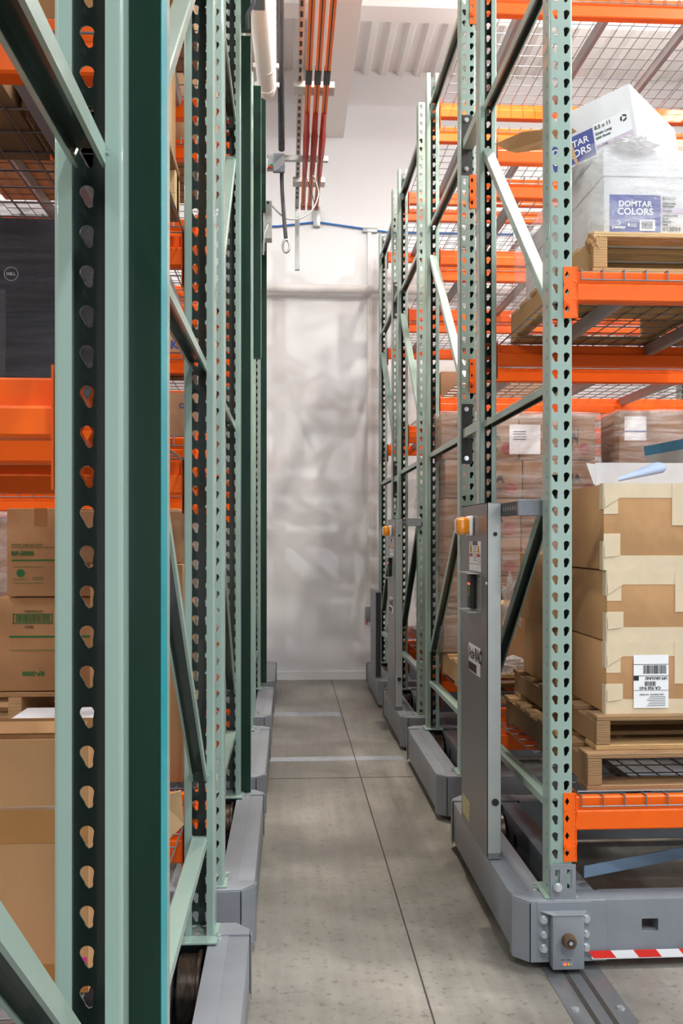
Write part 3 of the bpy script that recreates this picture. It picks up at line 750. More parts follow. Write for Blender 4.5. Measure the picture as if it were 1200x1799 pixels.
# --- nearest right rack, second level: paper cartons
Z2 = 2.068
pallet(.915, 2.715, Z2, 2.05, 3.74, 'pale wooden pallet under the white paper cartons', .125, ('wood3', 'wood'), 'X', seed=9)
zc = Z2+.126
for k, (xa, xb) in enumerate(((.967, 1.485), (1.49, 2.0))):
    for lay in (0,):
        for dep in (0, 1):
            ya = 2.765+dep*.47
            r, w, d, h = carton('paper_carton', f"{'wrapped white' } paper carton with {'blue label' if (k, dep) == (0, 0) else 'plain side'}, {['front left', 'front right', 'rear left', 'rear right'][k+2*dep]} on the upper pallet", xa, ya, zc, xb, ya+.46, zc+.265, 'cardwhite', 'white paper cartons')
            part('lid_band', MB().box(-w-.004, -d-.004, .185, w+.004, d+.004, .268), M['cardwhite'], r, bevel=.002, segs=1)
            if (k, dep) == (0, 0):
                a, b = -w+.018, -w+.178
                part('blue_label', MB().box(a, -d-.0012, .012, b, -d-.0004, .130), M['blue'], r)
                text('DOMTAR', .0245, M['whitelab'], r, ((a+b)/2, -d-.0022, .094), align='CENTER', bold=.0006, xs=1.02)
                text('COLORS', .0285, M['whitelab'], r, ((a+b)/2, -d-.0022, .069), align='CENTER', bold=.0006, xs=1.02)
                text('Domtar', .0135, M['whitelab'], r, (a+.007, -d-.0022, .026), bold=.0004)
                m = MB()
                for q in range(9):
                    t0, t1 = -2.2+q*.5, -2.2+(q+1)*.5
                    f = lambda t, rr: (a+.027+rr*math.cos(t), -d-.002, .043+rr*math.sin(t))
                    m.quad(f(t0, .0045), f(t0, .007), f(t1, .007), f(t1, .0045))
                part('logo_swirl', m, M['whitelab'], r, solid=.0004)
                m = MB(); m.quad((a+.056, -d-.002, .037), (a+.060, -d-.002, .030), (a+.064, -d-.002, .037), (a+.060, -d-.002, .045)); part('logo_leaf', m, M['whitelab'], r, solid=.0004)
                for q in range(3): part('print_line', MB().box(a+.066, -d-.002, .032+.004*q, a+.085, -d-.0014, .0335+.004*q), M['whitelab'], r)
                part('barcode_patch', MB().box(a+.094, -d-.002, .020, a+.142, -d-.0012, .054), M['whitelab'], r)
                barcode(r, a+.100, -d-.0021, .026, .034, .024, M['printgrey'], 16)
                part('lilac_band', MB().box(b+.002, -d-.0012, .076, b+.13, -d-.0006, .091), M['lilac'], r)
                for s_, sz, zz in (('8.5 x 11', .0125, .117), ('Grain Long', .009, .103), ('5000 sheets', .0075, .094), ('Orchid', .010, .080), ('Multipurpose', .009, .066), ('20 lb.', .0085, .056), ('Smooth', .0085, .047), ('Item:', .0085, .038), ('812094', .019, .020)):
                    text(s_, sz, M['printgrey'], r, (b+.006, -d-.0022, zz), bold=.0003)
# upper layer: tilted carton with label, corner towards the aisle
r = root('tilted_paper_carton', 'big white paper carton tilted on top of upper load, with torn blue label', 'box', (1.085, 2.79, zc+.315))
part('carton_body', MB().box(-.30, 0, 0, 0, .42, .185), M['cardwhite'], r, bevel=.004)
part('label_panel', MB().box(-.135, -.0012, .02, -.012, -.0004, .105), M['whitelab'], r)
part('blue_label', MB().box(-.285, -.0014, .008, -.137, -.0006, .098), M['blue'], r)
part('lilac_band', MB().box(-.135, -.0018, .02, -.012, -.0012, .036), M['lilac'], r)
text('DOMTAR', .030, M['whitelab'], r, (-.280, -.0026, .060), bold=.0006); text('COLORS', .034, M['whitelab'], r, (-.282, -.0026, .026), bold=.0006)
text('8.5 x 11', .017, M['printgrey'], r, (-.130, -.0022, .086), bold=.0005); text('Grain Long', .012, M['printgrey'], r, (-.130, -.0022, .067), bold=.0003)
text('5000 Sheets', .010, M['printgrey'], r, (-.130, -.0022, .053), bold=.0003); text('Orchid', .012, M['printgrey'], r, (-.130, -.0022, .024), bold=.0003)
m = MB()
for q in range(3):
    t0, t1 = q*2*PI/3+.2, (q+1)*2*PI/3-.25
    f = lambda t, rr: (-.034+rr*math.cos(t), -.002, .084+rr*math.sin(t))
    for h_ in range(3):
        ta, tb = t0+(t1-t0)*h_/3, t0+(t1-t0)*(h_+1)/3; m.quad(f(ta, .006), f(ta, .0115), f(tb, .0115), f(tb, .006))
part('recycling_mark', m, M['black'], r, solid=.0004)
m = MB(); m.prism([(-.206, .0), (-.198, .0), (-.212, .10), (-.232, .10)], -.0034, -.0026, 'Y'); part('torn_strip', m, M['kraftedge'], r)
m = MB(); m.quad((-.30, .0, .10), (-.19, -.004, .112), (-.21, -.01, .135), (-.36, -.03, .175), (-.47, -.02, .185), (-.43, -.01, .145), (-.40, -.01, .125)); part('torn_flap', m, M['card'], r, solid=.004)
r.rotation_euler = (Matrix.Rotation(-math.radians(42), 4, 'Z') @ Matrix.Rotation(math.radians(-9), 4, 'Y')).to_euler()
wrap(.93, 2.75, zc-.02, 1.99, 3.70, zc+.27, 'cloudy stretch wrap around the white paper cartons', 'wrapmilky', .007)
# draped loose film below cartons and torn corner card
def crumple(name, label, cx, cy, cz, sx, sy, sz, m, seed=1, cuts=5, cat='plastic film'):
    bm = bmesh.new(); bmesh.ops.create_icosphere(bm, subdivisions=cuts, radius=1); rnd = random.Random(seed); ph = [rnd.uniform(0, 6) for _ in range(9)]
    for v in bm.verts:
        p = v.co; f = 1+.18*math.sin(p.x*7+ph[0]+p.z*5)+.14*math.sin(p.y*11+ph[1]+p.x*4)+.12*math.sin(p.z*13+ph[2]+p.y*9)+.07*math.sin(p.x*23+p.z*19+ph[3])
        v.co = Vector((p.x*sx, p.y*sy, p.z*sz))*f
    me = bpy.data.meshes.new(name); bm.to_mesh(me); bm.free(); me.materials.append(M[m])
    for p in me.polygons: p.use_smooth = True
    return tag(lnk(name, me, None, (cx, cy, cz)), label, cat)
crumple('loose_film', 'bunched clear film hanging from the corner of the paper carton load', 1.06, 2.76, zc+.280, .07, .04, .02, 'film', 2)
crumple('torn_cardboard', 'crushed tan cardboard corner poking over the upper pallet edge', .925, 2.735, Z2+.095, .018, .022, .03, 'card', 4, 4, 'cardboard scrap')

# --- second right rack, lowest level: stacked printed cartons on a pallet
Y2 = 4.90
pallet(.855, 4.13, LVZ, 1.85, 5.14, 'wooden pallet under the brown printed carton pile, second right rack', .135, ('wood3', 'wood'), 'X', seed=21)
zs = [.650, .855, 1.062, 1.268, 1.482, 1.69, 1.94]
for lay in range(6):
    for k in range(2):
        x0 = .835+.425*k; off = .012*(lay == 5)*-1+.008*(lay == 4)
        lab = f"brown printed carton in the wrapped pile, {['bottom', 'second', 'third', 'fourth', 'fifth', 'top'][lay]} layer, {'left' if k == 0 else 'right'} column"
        r, w, d, h = carton('printed_carton', lab, x0+off, Y2, zs[lay], x0+off+.42, Y2+.24, zs[lay+1]-.003, 'cardred', 'brown printed cartons in the second right rack')
        text('NA', .062, M['printdark'], r, (w-.19, -d-.0012, h*.42), bold=.003); text('.com', .038, M['printdark'], r, (w-.19, -d-.0012, h*.18), bold=.0015)
        m = MB(); m.cyl((w-.062, -d-.0004, h*.24), (w-.062, -d-.0012, h*.24), .032, 24); part('round_mark', m, M['printred'], r)
        if (lay, k) == (5, 0):
            part('packing_slip', MB().box(w-.05, -d-.003, .03, w+.12, -d-.0005, .19), M['whitelab'], r)
            for q in range(4): part('print_line', MB().box(w-.03, -d-.0036, .15-.014*q, w+.04, -d-.003, .155-.014*q), M['printgrey'], r)
        if (lay, k) == (5, 1):
            m = MB()
            for (xa, za, xb, zb_) in ((-.0, .06, .05, .2), (.03, .2, -.02, .12), (.08, .07, .09, .17), (.11, .08, .115, .17)): m.cyl((xa, -d-.001, za), (xb, -d-.001, zb_), .0022, 5)
            part('pen_marks', m, M['black'], r)
wrap(.82, Y2-.012, .65, 1.69, Y2+.25, 1.945, 'thin stretch wrap around the brown printed carton pile', 'wrapclear', .005)
for lay in range(4):
    r, w, d, h = carton('labelled_carton', f"wrapped brown carton with white address labels, {['bottom', 'second', 'third', 'top'][lay]} one beside the printed pile", 1.78, 4.85, LVZ+.01+.36*lay, 2.55, 5.14, LVZ+.005+.36*(lay+1), 'cardred', 'cartons with white labels in the second right rack')
    for xx in (-w+.03, w-.34):
        part('address_label', MB().box(xx, -d-.001, h-.16, xx+.12, -d-.0003, h-.03), M['whitelab'], r)
        part('label_stripe', MB().box(xx, -d-.0016, h-.115, xx+.12, -d-.001, h-.107), M['printblue'], r)
wrap(1.765, 4.835, LVZ+.01, 2.56, 5.15, 1.95, 'glossy stretch wrap around the labelled cartons', 'wrap', .008)
# rack 3 and further: loads
pallet(.90, 5.50, LVZ, 1.9, 6.45, 'wooden pallet deep in the third right rack', .13, seed=31)
carton('tall_wrapped_load', 'tall pale blue wrapped carton load in the third right rack', .905, 5.60, LVZ+.131, 1.7, 6.40, 1.60, 'whiteboard')
wrap(.90, 5.59, LVZ+.131, 1.71, 6.41, 1.62, 'milky stretch wrap around the pale load in the third right rack', 'wrapmilky', .01)
pallet(.92, 5.52, 2.068, 1.9, 6.45, 'wooden pallet on the second level of the third right rack', .02, seed=33)
carton('tan_carton', 'tan carton with pen marks on the second level of the third right rack', .925, 5.53, 2.089, 1.55, 6.2, 2.28, 'cardred')
carton('floor_carton', 'brown carton low behind the control column in the second right rack', 1.02, 4.2, LVZ+.136, 1.5, 4.65, LVZ+.44, 'card')
crumple('plastic_bag', 'crumpled clear plastic hanging behind the nearest control column', .95, 3.86, .98, .035, .03, .11, 'film', 6)
crumple('plastic_sheet', 'crumpled clear plastic spread on the pallet behind the control column', 1.0, 4.16, LVZ+.17, .12, .05, .035, 'film', 8)
# wrapped bag left-rear of the upper pallet is part of the same load

# --- left racks loads
# near open carton (second left rack, lowest level)
r = root('open_carton', 'big open brown carton with taped seam in the second left rack', 'box', (-.63, 1.675, .497))
W_, D_, H_ = .29, .095, .43
m = MB(); t = .004
m.box(-W_, -D_, 0, W_, -D_+t, H_); m.box(-W_, D_-t, 0, W_, D_, H_); m.box(-W_, -D_+t, 0, -W_+t, D_-t, H_); m.box(W_-t, -D_+t, 0, W_, D_-t, H_); m.box(-W_+t, -D_+t, 0, W_-t, D_-t, t)
part('carton_body', m, M['card'], r)
m = MB(); m.quad((W_-.20, -.03, H_-.005), (W_-.02, -.03, H_-.005), (W_-.02, -.01, H_+.012), (W_-.20, -.01, H_+.012)); part('inner_flap', m, M['card'], r, solid=.004)
m = MB(); m.quad((-W_, -D_+.01, H_), (W_-.215, -D_+.02, H_), (W_-.19, -D_+.04, H_+.055), (-W_+.10, -D_+.03, H_+.0)); part('side_flap', m, M['kraftedge'], r, solid=.004)
part('tape_strip', MB().box(-W_, -D_-.001, H_-.175, W_, -D_, H_-.115), M['btape'], r)
part('tape_strip', MB().box(-W_+.10, -D_-.0016, H_-.20, -W_+.30, -D_-.001, H_-.115), M['btape'], r)
part('tape_strip', MB().box(-W_, -D_-.001, .0, W_, -D_, .05), M['btape'], r)
part('tape_highlight', MB().box(-W_, -D_-.002, H_-.118, W_, -D_-.001, H_-.112), M['wrap'], r)
part('sticker', MB().box(W_-.02, -D_-.0016, .048, W_-.003, -D_-.001, .060), M['pink'], r)
m = MB(); m.box(-.27, .30-.02, 0, .1, .5, .40); 
tag(lnk('paper_stack', MB().box(-.56, 1.80, .50, -.30, 2.0, .905).mesh('p', M['whiteboard'], bevel=.003)), 'white printed paper stack behind the big open carton', 'paper stack')
# dark wrapped load on the level above
r, w, d, h = carton('dark_carton', 'dark wrapped carton with a round printed logo on the second left rack', -1.2, 1.72, 1.486, -.335, 2.40, 1.86, 'darkload')
for z_ in (0,):
    m = MB(); n = 28; cx_, cz_ = w-.175, h-.105
    for q in range(n):
        t0, t1 = 2*PI*q/n, 2*PI*(q+1)/n; f = lambda t, rr: (cx_+rr*math.cos(t), -d-.001, cz_+rr*math.sin(t)); m.quad(f(t0, .0118), f(t0, .013), f(t1, .013), f(t1, .0118))
    part('logo_ring', m, M['whitelab'], r, solid=.0004)
    a = text('DELL', .0075, M['whitelab'], r, (cx_, -d-.0015, cz_-.0027), align='CENTER', bold=.0003)
part('tower_print', MB().box(w-.215, -d-.0012, .02, w-.185, -d-.0004, .24), M['printgrey'], r)
wrap(-1.21, 1.705, 1.486, -.33, 2.41, 1.875, 'glossy stretch wrap around the dark carton', 'wrapdark', .007)
# level 3: pallet with cartons seen from below
pallet(-.515, 1.80, 2.098, -.288, 2.43, 'splintered wooden pallet on the top level of the second left rack', .13, ('wood3', 'wood2'), 'Y', seed=41)
for k in range(1):
    r, w, d, h = carton('shipping_carton', 'brown carton lying on the top wire deck of the second left rack', -1.2, 1.50, 2.10, -.525, 2.06, 2.45, 'carddk')
carton('shipping_carton', 'brown carton above the splintered pallet of the second left rack', -.515, 1.83, 2.23, -.295, 2.42, 2.55, 'card')
# third left rack: labelled green print cartons
pallet(-1.45, 3.075, .498, -.36, 3.80, 'pale wooden pallet under the green printed cartons', .14, ('wood3', 'wood'), 'X', seed=51)
pallet(-1.42, 3.075, .639, -.38, 3.78, 'upper wooden pallet under the green printed cartons', .12, ('wood', 'wood3'), 'X', seed=52)
r, w, d, h = carton('green_print_carton', 'brown carton with upside down green print and barcode, lower one', -.965, 3.08, .761, -.36, 3.55, 1.072, 'card', 'cartons with green print')
part('green_rule', MB().box(-w+.045, -d-.001, .178, w, -d-.0003, .184), M['printgreen'], r); part('green_rule', MB().box(-w+.045, -d-.001, .135, w, -d-.0003, .1365), M['printgreen'], r)
m = MB(); a, b, z0, z1 = -w+.057, -w+.186, .224, .257
m.box(a, -d-.001, z0, b, -d-.0003, z0+.003); m.box(a, -d-.001, z1-.003, b, -d-.0003, z1); m.box(a, -d-.001, z0, a+.003, -d-.0003, z1); m.box(b-.003, -d-.001, z0, b, -d-.0003, z1); part('barcode_frame', m, M['printgreen'], r)
barcode(r, a+.01, -d-.0004, z0+.005, b-a-.02, .024, M['printgreen'], 30, 8)
text('RP-5000', .021, M['printgreen'], r, (-w+.16, -d-.001, .066), flip=True, bold=.0008)
text('2SSLE1', .011, M['printdark'], r, (-w+.125, -d-.001, .217), flip=True); text('overs', .009, M['printgreen'], r, (-w+.228, -d-.001, .128), flip=True); text('10073286100251', .009, M['printgreen'], r, (-w+.155, -d-.001, .268), flip=True)
text('eliete\nsanitarios\novers', .008, M['printgreen'], r, (-w+.23, -d-.001, .24), flip=True)
r, w, d, h = carton('green_print_carton', 'brown carton with upright green print, topmost one', -.925, 3.07, 1.074, -.36, 3.5, 1.366, 'card', 'cartons with green print', [('-Y', .09, .234, .13, .292)], 'btape')
text('Half-Fold Toilet Seat Covers', .0088, M['printgreen'], r, (-w+.015, -d-.001, .169)); part('green_rule', MB().box(-w+.015, -d-.001, .163, w, -d-.0003, .1643), M['printgreen'], r)
text('RP-5000', .021, M['printgreen'], r, (-w+.015, -d-.001, .136), bold=.0008); part('green_rule', MB().box(-w+.015, -d-.001, .118, w, -d-.0003, .123), M['printgreen'], r)
m = MB(); m.cyl((-w+.045, -d-.0003, .078), (-w+.045, -d-.001, .078), .0135, 24); part('tree_logo', m, M['printgreen'], r)
text('H O S P E C O', .008, M['printgreen'], r, (-w+.022, -d-.001, .055)); part('print_line', MB().box(-w+.022, -d-.001, .098, -w+.12, -d-.0003, .0992), M['printgreen'], r); part('print_line', MB().box(-w+.022, -d-.001, .045, -w+.12, -d-.0003, .0462), M['printgreen'], r)
for k in range(2): part('print_line', MB().box(-w+.082, -d-.001, .057+.006*k, -w+.12, -d-.0003, .0585+.006*k), M['printgreen'], r)
# plain tall cartons just left of second left post
carton('plain_tall_carton', 'plain brown carton seen between the dark mast and the second post, lower one', -.62, 2.90, .50, -.330, 3.06, .89, 'card', 'plain cartons beside the second left post')
carton('plain_tall_carton', 'plain brown carton seen between the dark mast and the second post, upper one', -.62, 2.905, .892, -.335, 3.055, 1.185, 'card', 'plain cartons beside the second left post', [('-Y', .2, 0, .25, .05)], 'btape')
r, w, d, h = carton('green_print_carton', 'brown carton with faint green print right of the dark mast', -.72, 2.98, 1.187, -.325, 3.05, 1.356, 'carddk', 'cartons with green print')
r, w, d, h = carton('clear_wrap_load', 'pale wrapped load behind the green printed cartons', -1.7, 4.16, .50, -.40, 4.9, 1.36, 'cardred')
wrap(-1.71, 4.14, .50, -.39, 4.91, 1.37, 'glossy wrap around the pale load behind the green printed cartons', 'wrapmilky', .01)
m = MB(); m.quad((-.33, 2.34, .615), (-.275, 2.36, .625), (-.275, 2.42, .52), (-.33, 2.40, .47)); o = part('torn_cardboard', m, M['kraftedge'], None, solid=.004); tag(o, 'torn brown cardboard flap hanging by the dark mast', 'cardboard scrap')
# upper levels of third/fourth left rack
r, w, d, h = carton('blue_letter_carton', 'brown carton with blue lettering on the fourth left rack', -1.3, 4.16, 2.10, -.32, 4.9, 2.25, 'carddk')
text('KLEE', .05, M['printblue'], r, (w-.21, -d-.001, .02), bold=.002)
r, w, d, h = carton('copy_paper_carton', 'wrapped brown carton with small blue print on the fourth left rack', -1.3, 4.14, 1.49, -.31, 4.9, 1.92, 'cardred')
text('Copy 2 P', .03, M['printblue'], r, (w-.18, -d-.001, .36), bold=.001)
for k, (yy, zz, hh) in enumerate(((4.16, 3.06, .35), (2.86, 3.11, .4))):
    carton('stored_carton', f"brown carton deep in the left racks, {['top level of fourth rack', 'top level of third rack'][k]}", -1.5, yy, zz, -.34, yy+.8, zz+hh, 'carddk', 'stored cartons deep in the left racks')

# ------------------------------------------------------------------ overhead services
def pipe(pts, r, m, name, label, cat, n=12):
    mb = MB(); mb.tube(pts, r, n); return tag(part(name, mb, M[m], None, smooth=.9), label, cat)
def smoothpts(P, k=6):
    P = [Vector(p) for p in P]; out = []
    for i in range(len(P)-1):
        p0 = P[max(i-1, 0)]; p1 = P[i]; p2 = P[i+1]; p3 = P[min(i+2, len(P)-1)]
        for j in range(k):
            t = j/k; out.append(.5*((2*p1)+(p2-p0)*t+(2*p0-5*p1+4*p2-p3)*t*t+(3*p1-3*p2+p3-p0)*t**3))
    return out+[P[-1]]
# conductor bars
BZ = 3.78
r = root('conductor_rail', 'three parallel orange conductor bars hung high over the aisle', 'conductor rail', (.14, 4.0, BZ))
for k, xx in enumerate((-.030, .020, .070)):
    m = MB(); m.prism([(xx-.016, 0), (xx-.016, .022), (xx-.006, .028), (xx+.006, .028), (xx+.016, .022), (xx+.016, 0), (xx+.003, 0), (xx+.002, .012), (xx-.002, .012), (xx-.003, 0)], -2.6, 3.0, 'Y'); b_ = part('conductor_bar', m, M['barorange'], r)
    part('dark_slot', MB().box(xx-.003, -2.6, .0005, xx+.003, 2.95, .012), M['black'], b_)
    part('end_cap', MB().box(xx-.018, 2.96, -.003, xx+.018, 3.03, .030), M['collred'], b_, bevel=.003, segs=1)
    part('joint_cover', MB().box(xx-.018, .93, -.004, xx+.018, 1.08, .030), M['blackplate'], b_, bevel=.003, segs=1)
for yy in (1.22, 2.60):
    m = MB(); m.box(-.11, yy-.05, .030, .12, yy+.05, .034); m.box(-.11, yy-.05, .034, .12, yy-.046, .064); m.box(-.11, yy+.046, .034, .12, yy+.05, .064); part('hanger_bracket', m, M['panelside'], r)
part('slotted_strut', MB().box(-.090, -2.6, .06, -.060, 3.2, .10), M['panelside'], r)
m = MB()
for k in range(60): m.box(-.083, -2.4+k*.09, .0592, -.068, -2.35+k*.09, .0598)
part('strut_slots', m, M['black'], r)
part('drop_strut', MB().box(-.090, 3.16, -.42, -.055, 3.20, .06), M['panelside'], r, bevel=.002, segs=1)
for k, xx in enumerate((-.030, .020, .070)):
    m = MB(); P = [(xx, 1.42, -.002), (xx, 1.50, -.022), (xx, 1.62, -.020), (xx, 1.66, -.036), (xx, 1.95, -.045), (xx, 2.05, -.045), (xx, 2.08, -.030), (xx, 2.22, -.060)]
    m.tube(P, [.012, .016, .017, .021, .018, .014, .018, .013], 4)
    tag(lnk('current_collector', m.mesh('c', M['collred'], smooth=.9), None, (.14, 4.0, BZ)), f"brick red sliding current collector under the {['left', 'middle', 'right'][k]} orange bar", 'current collector', 'current collectors')
r = root('collector_arm', 'grey steel arm reaching from left mast under the orange bars', 'support arm', (-.14, 6.0, 3.735))
part('arm_bar', MB().box(0, 0, 0, .40, .03, .035), M['panelside'], r, bevel=.002, segs=1)
part('arm_bracket', MB().box(.0, -.03, -.07, .115, .02, .0), M['panelside'], r, bevel=.002, segs=1)
part('junction_block', MB().box(.04, -.06, -.10, .115, -.031, .02), M['steel'], r, bevel=.003, segs=1)
for a_, mm in (((.02, -.05, -.07), 'collred'), ((.035, -.05, -.055), 'greenbtn')):
    m = MB(); m.cyl((a_[0]-.015, a_[1], a_[2]), (a_[0]+.015, a_[1], a_[2]), .009, 8); part('terminal', m, M[mm], r)
part('mast_post', MB().box(-.05, -.02, -.34, -.008, .02, .50), M['dkgreen'], r, bevel=.002, segs=1)
# conduit (corrugated)
P = smoothpts([(-.045, 3.8, 4.35), (-.045, 5.2, 4.1), (-.045, 5.7, 3.93), (-.045, 5.95, 3.78)], 40)
rad = [.020+.0016*(i % 2) for i in range(len(P))]
mb = MB(); mb.tube(P, rad, 12); tag(part('corrugated_conduit', mb, M['conduit'], None, smooth=.3), 'dark corrugated conduit hanging along the aisle left of orange bars', 'conduit')
pipe(smoothpts([(-.045, 6.02, 3.70), (-.042, 6.03, 3.55), (-.028, 6.04, 3.35), (-.018, 6.05, 3.24)], 6), .013, 'conduit', 'black_cable', 'thick black cable dropping below the collector arm', 'cable')
r = root('limit_sensor', 'ring shaped clear coil hanging on the end of the black cable', 'cable coil', (-.015, 6.05, 3.19))
m = MB(); m.tube([(.022*math.cos(t*PI/8), .006*math.sin(t*PI/4), .042*math.sin(t*PI/8)) for t in range(17)], .009, 8); part('coil', m, M['panelside'], r, smooth=.9)
pipe(smoothpts([(.16, 6.2, 3.72), (.19, 6.2, 3.66), (.20, 6.18, 3.58), (.16, 6.15, 3.47), (.08, 6.12, 3.40), (-.02, 6.08, 3.385), (-.11, 6.04, 3.45)], 8), .0055, 'panelside', 'grey_cable', 'pale cable looping from the collectors to the grey box', 'cable')
for k, (a, b) in enumerate((((.11, 6.2, 3.72), (.175, 6.18, 3.52)), ((.21, 6.2, 3.72), (.175, 6.18, 3.52)))):
    pipe([a, ((a[0]+b[0])/2+.008, 6.19, 3.62), b], .0028, 'black', 'thin_cable', ['thin dark lead from the left collector', 'thin dark lead from the right collector'][k], 'cable', 6)
r = root('grey_junction_box', 'small pale grey junction box on the left mast', 'junction box', (-.165, 6.03, 3.23))
part('box_body', MB().box(0, 0, 0, .055, .09, .25), M['panelside'], r, bevel=.003, segs=1)
for zz in (.10, .235):
    m = MB(); m.cyl((.03, -.003, zz), (.03, .001, zz), .009, 10); part('grommet', m, M['black'], r)
pipe(smoothpts([(-.135, 6.02, 3.33), (-.14, 5.98, 3.29), (-.16, 5.99, 3.2), (-.165, 6.02, 3.12)], 6), .006, 'panelside', 'short_cable', 'short silver cable below the grey junction box', 'cable')
r = root('green_junction_box', 'dark green grey box at the top of the third left mast', 'junction box', (-.15, 3.84, 3.52))
part('box_body', MB().box(0, 0, 0, .05, .09, .2), M['steel'], r, bevel=.003, segs=1)
pipe(smoothpts([(-.17, 3.82, 3.38), (-.168, 3.80, 3.43), (-.145, 3.80, 3.48), (-.14, 3.80, 3.60), (-.14, 3.8, 3.75)], 6), .008, 'conduit', 'looped_cable', 'grey cable entering the top of the third left mast', 'cable')
# white pipe with elbow, couplings
r = root('overhead_pipe', 'white overhead pipe with elbow above the left racks', 'pipe', (-.13, 5.55, 3.98))
m = MB(); m.tube([(-.07, -3.2, -.05), (0, 0, 0)] + [(0, .09*math.sin(t), .09*(1-math.cos(t))) for t in (.5, .9, 1.3, 1.57)]+[(0, .09, 1.35)], .054, 20); part('pipe_run', m, M['ceil'], r, smooth=.9)
for yy in (-.28, -.06): 
    m = MB(); m.tube([(-.002, yy, 0), (0, yy+.03, 0)], .060, 20); m.box(-.075, yy+.005, -.012, .075, yy+.025, .012); part('coupling', m, M['ceil'], r, smooth=.6)
pipe([(.9, 4.0, 4.75), (.8, 5.0, 4.75), (.62, 5.5, 4.74)], .004, 'barorange', 'orange_line', 'thin orange line strung under the ceiling girder', 'cable', 6) if False else None

# ------------------------------------------------------------------ room shell
WY = 8.17; CZ = 5.40
struct('floor', MB().box(-12, -9, -.2, 12, WY+.2, 0), M['floor'])
struct('wall_far', MB().box(-12, WY, 0, 12, WY+.2, CZ+.4), M['wall'])
struct('wall_right', MB().box(12, -9, 0, 12.2, WY, CZ+.4), M['wall'])
struct('wall_left', MB().box(-12.2, -9, 0, -12, WY, CZ+.4), M['wall'])
struct('wall_rear', MB().box(-12, -9.2, 0, 12, -9, CZ+.4), M['wall'])
struct('baseboard_far', MB().box(-12, WY-.008, .001, 12, WY, .075), M['wall'])
# corrugated deck ceiling: ribs along Y
prof = []; x = -12.0
while x < 12: prof += [(x, CZ), (x+.045, CZ+.0), (x+.065, CZ+.045), (x+.135, CZ+.045)]; x += .1545
m = MB()
for i in range(len(prof)-1): m.quad((prof[i][0], -9, prof[i][1]), (prof[i+1][0], -9, prof[i+1][1]), (prof[i+1][0], WY, prof[i+1][1]), (prof[i][0], WY, prof[i][1]))
struct('ceiling', m, M['ceil'], recalc=False)
struct('trim_1', MB().box(.18, -9, 4.84, .49, WY, CZ), M['ceil'])           # girder down the aisle
for k, yy in enumerate((6.58, 4.2, 1.8, -.6, -3.0, -5.4)):
    struct(f'trim_{k+2}', MB().box(-12, yy, 5.10, 12, yy+.2, CZ), M['ceil'])
struct('trim_8', MB().box(-.6, WY-.008, 0.075, -.596, WY, CZ), M['wall'])
# floor joints, pale blue grey cross strips, rails
m = MB(); m.box(.379, -3, .0, .3835, WY-.01, .0012); struct('trim_9', m, M['joint'])
m = MB(); m.box(-.10, 4.83, .0, .66, 4.834, .0012); struct('trim_10', m, M['joint'])
struct('trim_11', MB().box(-.105, 5.20, .0002, .66, 5.30, .0010), M['floorstrip'])
struct('trim_12', MB().box(-.105, 6.50, .0002, .37, 6.66, .0010), M['floorstrip'])
for k, (xa) in enumerate((.800,)):
    r = root('floor_rail', 'steel twin groove rail set in the floor under the right racks', 'floor rail', (xa+.03, -2, 0))
    part('rail_plate', MB().box(-.085, 0, .0, .085, 10.1, .0015), M['railsteel'], r)
    for xx in (-.024, .024): part('groove', MB().box(xx-.007, 0, .0016, xx+.007, 10.1, .0022), M['joint'], r)
    for yy in (4.40, 4.9):
        for xx in (-.062, .062):
            m = MB(); m.cyl((xx, yy+.02, .0015), (xx, yy+.02, .006), .011, 6); part('bolt', m, M['zinc'], r)
r = root('floor_rail', 'steel twin groove rail set in the floor under the left racks', 'floor rail', (-.255, -2, 0))
part('rail_plate', MB().box(-.085, 0, .0, .085, 10.1, .0015), M['railsteel'], r)
for xx in (-.024, .024): part('groove', MB().box(xx-.007, 0, .0016, xx+.007, 10.1, .0022), M['joint'], r)
# far wall services
pipe([(-3, WY-.10, 3.46), (6, WY-.10, 3.46)], .040, 'ceil', 'wall_pipe', 'horizontal white pipe along the far wall', 'pipe', 16)
pipe([(-3, WY-.02, 4.16-.16), (-.1, WY-.02, 4.03), (.25, WY-.02, 4.075), (.9, WY-.02, 3.995), (2.3, WY-.02, 4.0)], .008, 'cableblue', 'blue_cable', 'blue cable run along the upper far wall', 'cable', 8)
r = root('wall_conduit', 'white vertical conduit with clamp on the far wall', 'conduit', (.72, WY-.03, .55))
part('conduit_tube', MB().box(-.018, 0, .08, .018, .03, 3.45), M['ceil'], r, bevel=.004)
part('switch_box', MB().box(-.035, -.02, -.02, .035, .03, .10), M['steel'], r, bevel=.003)
part('clamp', MB().box(-.06, -.005, 3.44, .07, .03, 3.48), M['panelside'], r, bevel=.003)
m = MB(); m.cyl((-.02, 0, -.02), (-.03, 0, -.06), .006, 8); part('red_tag', m, M['collred'], r)
r = root('wall_bracket', 'small galvanised bracket on the far wall over the blue cable', 'bracket', (.25, WY-.05, 4.03))
part('bracket_body', MB().box(-.03, 0, 0, .03, .05, .17), M['panelside'], r, bevel=.002)
tag(part('second_wall_conduit', MB().box(2.02, WY-.03, .3, 2.05, WY, 4.0), M['ceil'], None), 'thin white vertical conduit on far wall behind right racks', 'conduit')

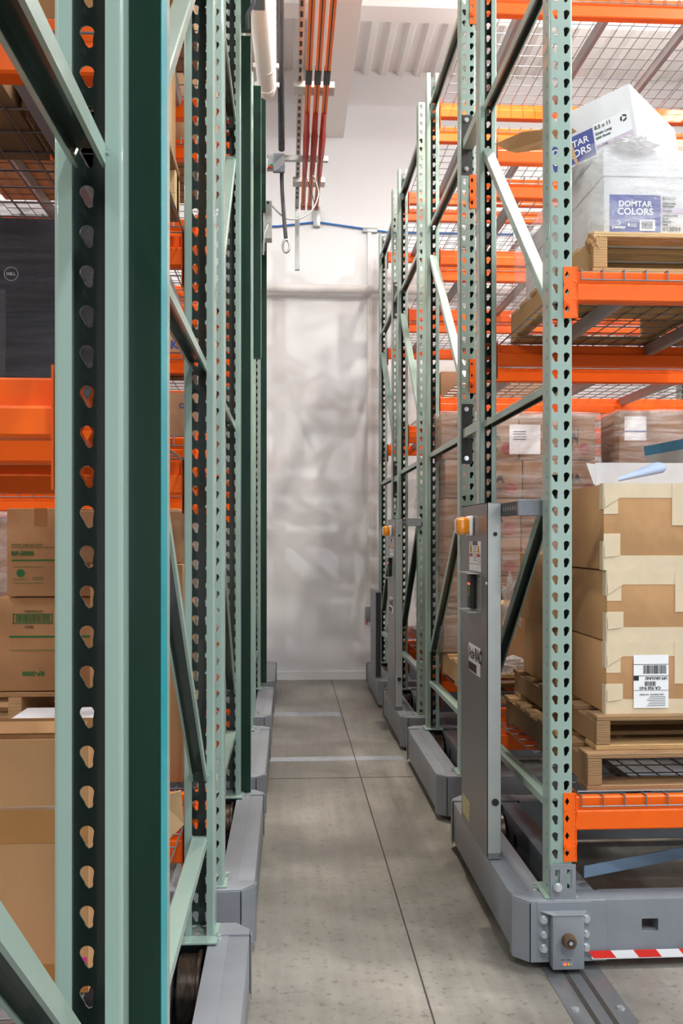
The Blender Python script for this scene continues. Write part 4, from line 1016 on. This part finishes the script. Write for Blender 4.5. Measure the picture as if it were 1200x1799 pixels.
# ------------------------------------------------------------------ lights
def area(name, loc, sx, sy, energy, col=(1, .97, .93), target=None, spread=None):
    l = bpy.data.lights.new(name, 'AREA'); l.shape = 'RECTANGLE'; l.size = sx; l.size_y = sy; l.energy = energy; l.color = col
    o = bpy.data.objects.new(name, l); C.objects.link(o); o.location = loc
    if target is not None:
        d = Vector(target)-Vector(loc); o.rotation_euler = d.to_track_quat('-Z', 'Y').to_euler()
    if spread: l.spread = spread
    return o
WARM = (1, .90, .78); NEUT = (1, .98, .965); COOL = (.86, .93, 1)
for (x, y, e, c) in ((-3.2, -2.2, 90, NEUT), (4.0, -2.2, 110, COOL), (3.6, 2.0, 140, NEUT), (-3.4, 2.2, 90, NEUT), (3.4, 6.6, 52, NEUT), (-3.4, 6.0, 58, NEUT), (-8, 2, 150, NEUT), (8, 2, 150, NEUT), (-7, -6, 90, NEUT), (7, -6, 90, COOL)):
    area('high_bay_lamp', (x, y, 5.05), .5, .9, e, c)
area('aisle_light', (1.35, 4.45, 4.95), .12, .12, 85, WARM)
area('aisle_light', (.62, 4.75, 5.0), .1, .1, 22, WARM, target=(.35, 4.4, 0), spread=math.radians(80))  # extra narrow light added to bring up the mid floor
area('aisle_light', (.95, -.7, 5.0), .3, .3, 95, COOL)
# angled flood lamps over the outer aisles, aimed at the end wall
area('flood_lamp', (-3.9, .6, 4.95), .09, .09, 14, COOL, target=(.2, 8.17, 1.3), spread=math.radians(75))
area('flood_lamp', (4.3, .4, 4.95), .09, .09, 15, NEUT, target=(.3, 8.17, 1.3), spread=math.radians(75))
area('flood_lamp', (.9, 3.2, 4.95), .3, .3, 4, COOL, target=(.4, 8.17, 3.0), spread=math.radians(90))
for (x, y, e) in ((2.4, 6.0, 34), (-2.4, 5.2, 30), (2.2, 1.5, 34), (-2.4, .5, 30)):  # unseen upward lights added to brighten the ceiling
    area('ceiling_fill_light', (x, y, 4.55), 1.2, .3, e, NEUT, target=(x, y, 6))
# unseen soft cool light behind the camera; the rear wall has no door
area('rear_cool_fill', (2.5, -8.6, 2.4), 5, 4, 90, (.86, .93, 1), target=(2.5, 8, 1.8))
w = bpy.data.worlds.new('world'); bpy.context.scene.world = w; w.use_nodes = True
w.node_tree.nodes['Background'].inputs[0].default_value = (.9, .95, 1, 1); w.node_tree.nodes['Background'].inputs[1].default_value = .4

# ------------------------------------------------------------------ camera
cam = bpy.data.cameras.new('camera'); co = bpy.data.objects.new('camera', cam); C.objects.link(co)
cam.sensor_fit = 'VERTICAL'; cam.sensor_height = 36; cam.lens = 1610/1799*36; cam.clip_start = .02
co.location = (0, 0, 1.27); co.rotation_euler = (PI/2, 0, -math.atan(93/1610)); cam.shift_y = 44.5/1799
S = bpy.context.scene; S.camera = co
S.view_settings.view_transform = 'Standard'; S.view_settings.look = 'None'; S.view_settings.gamma = 1; S.view_settings.use_curve_mapping = False
S.view_settings.exposure = 0.43
S.cycles.max_bounces = 8; S.cycles.transparent_max_bounces = 16; S.cycles.use_denoising = True
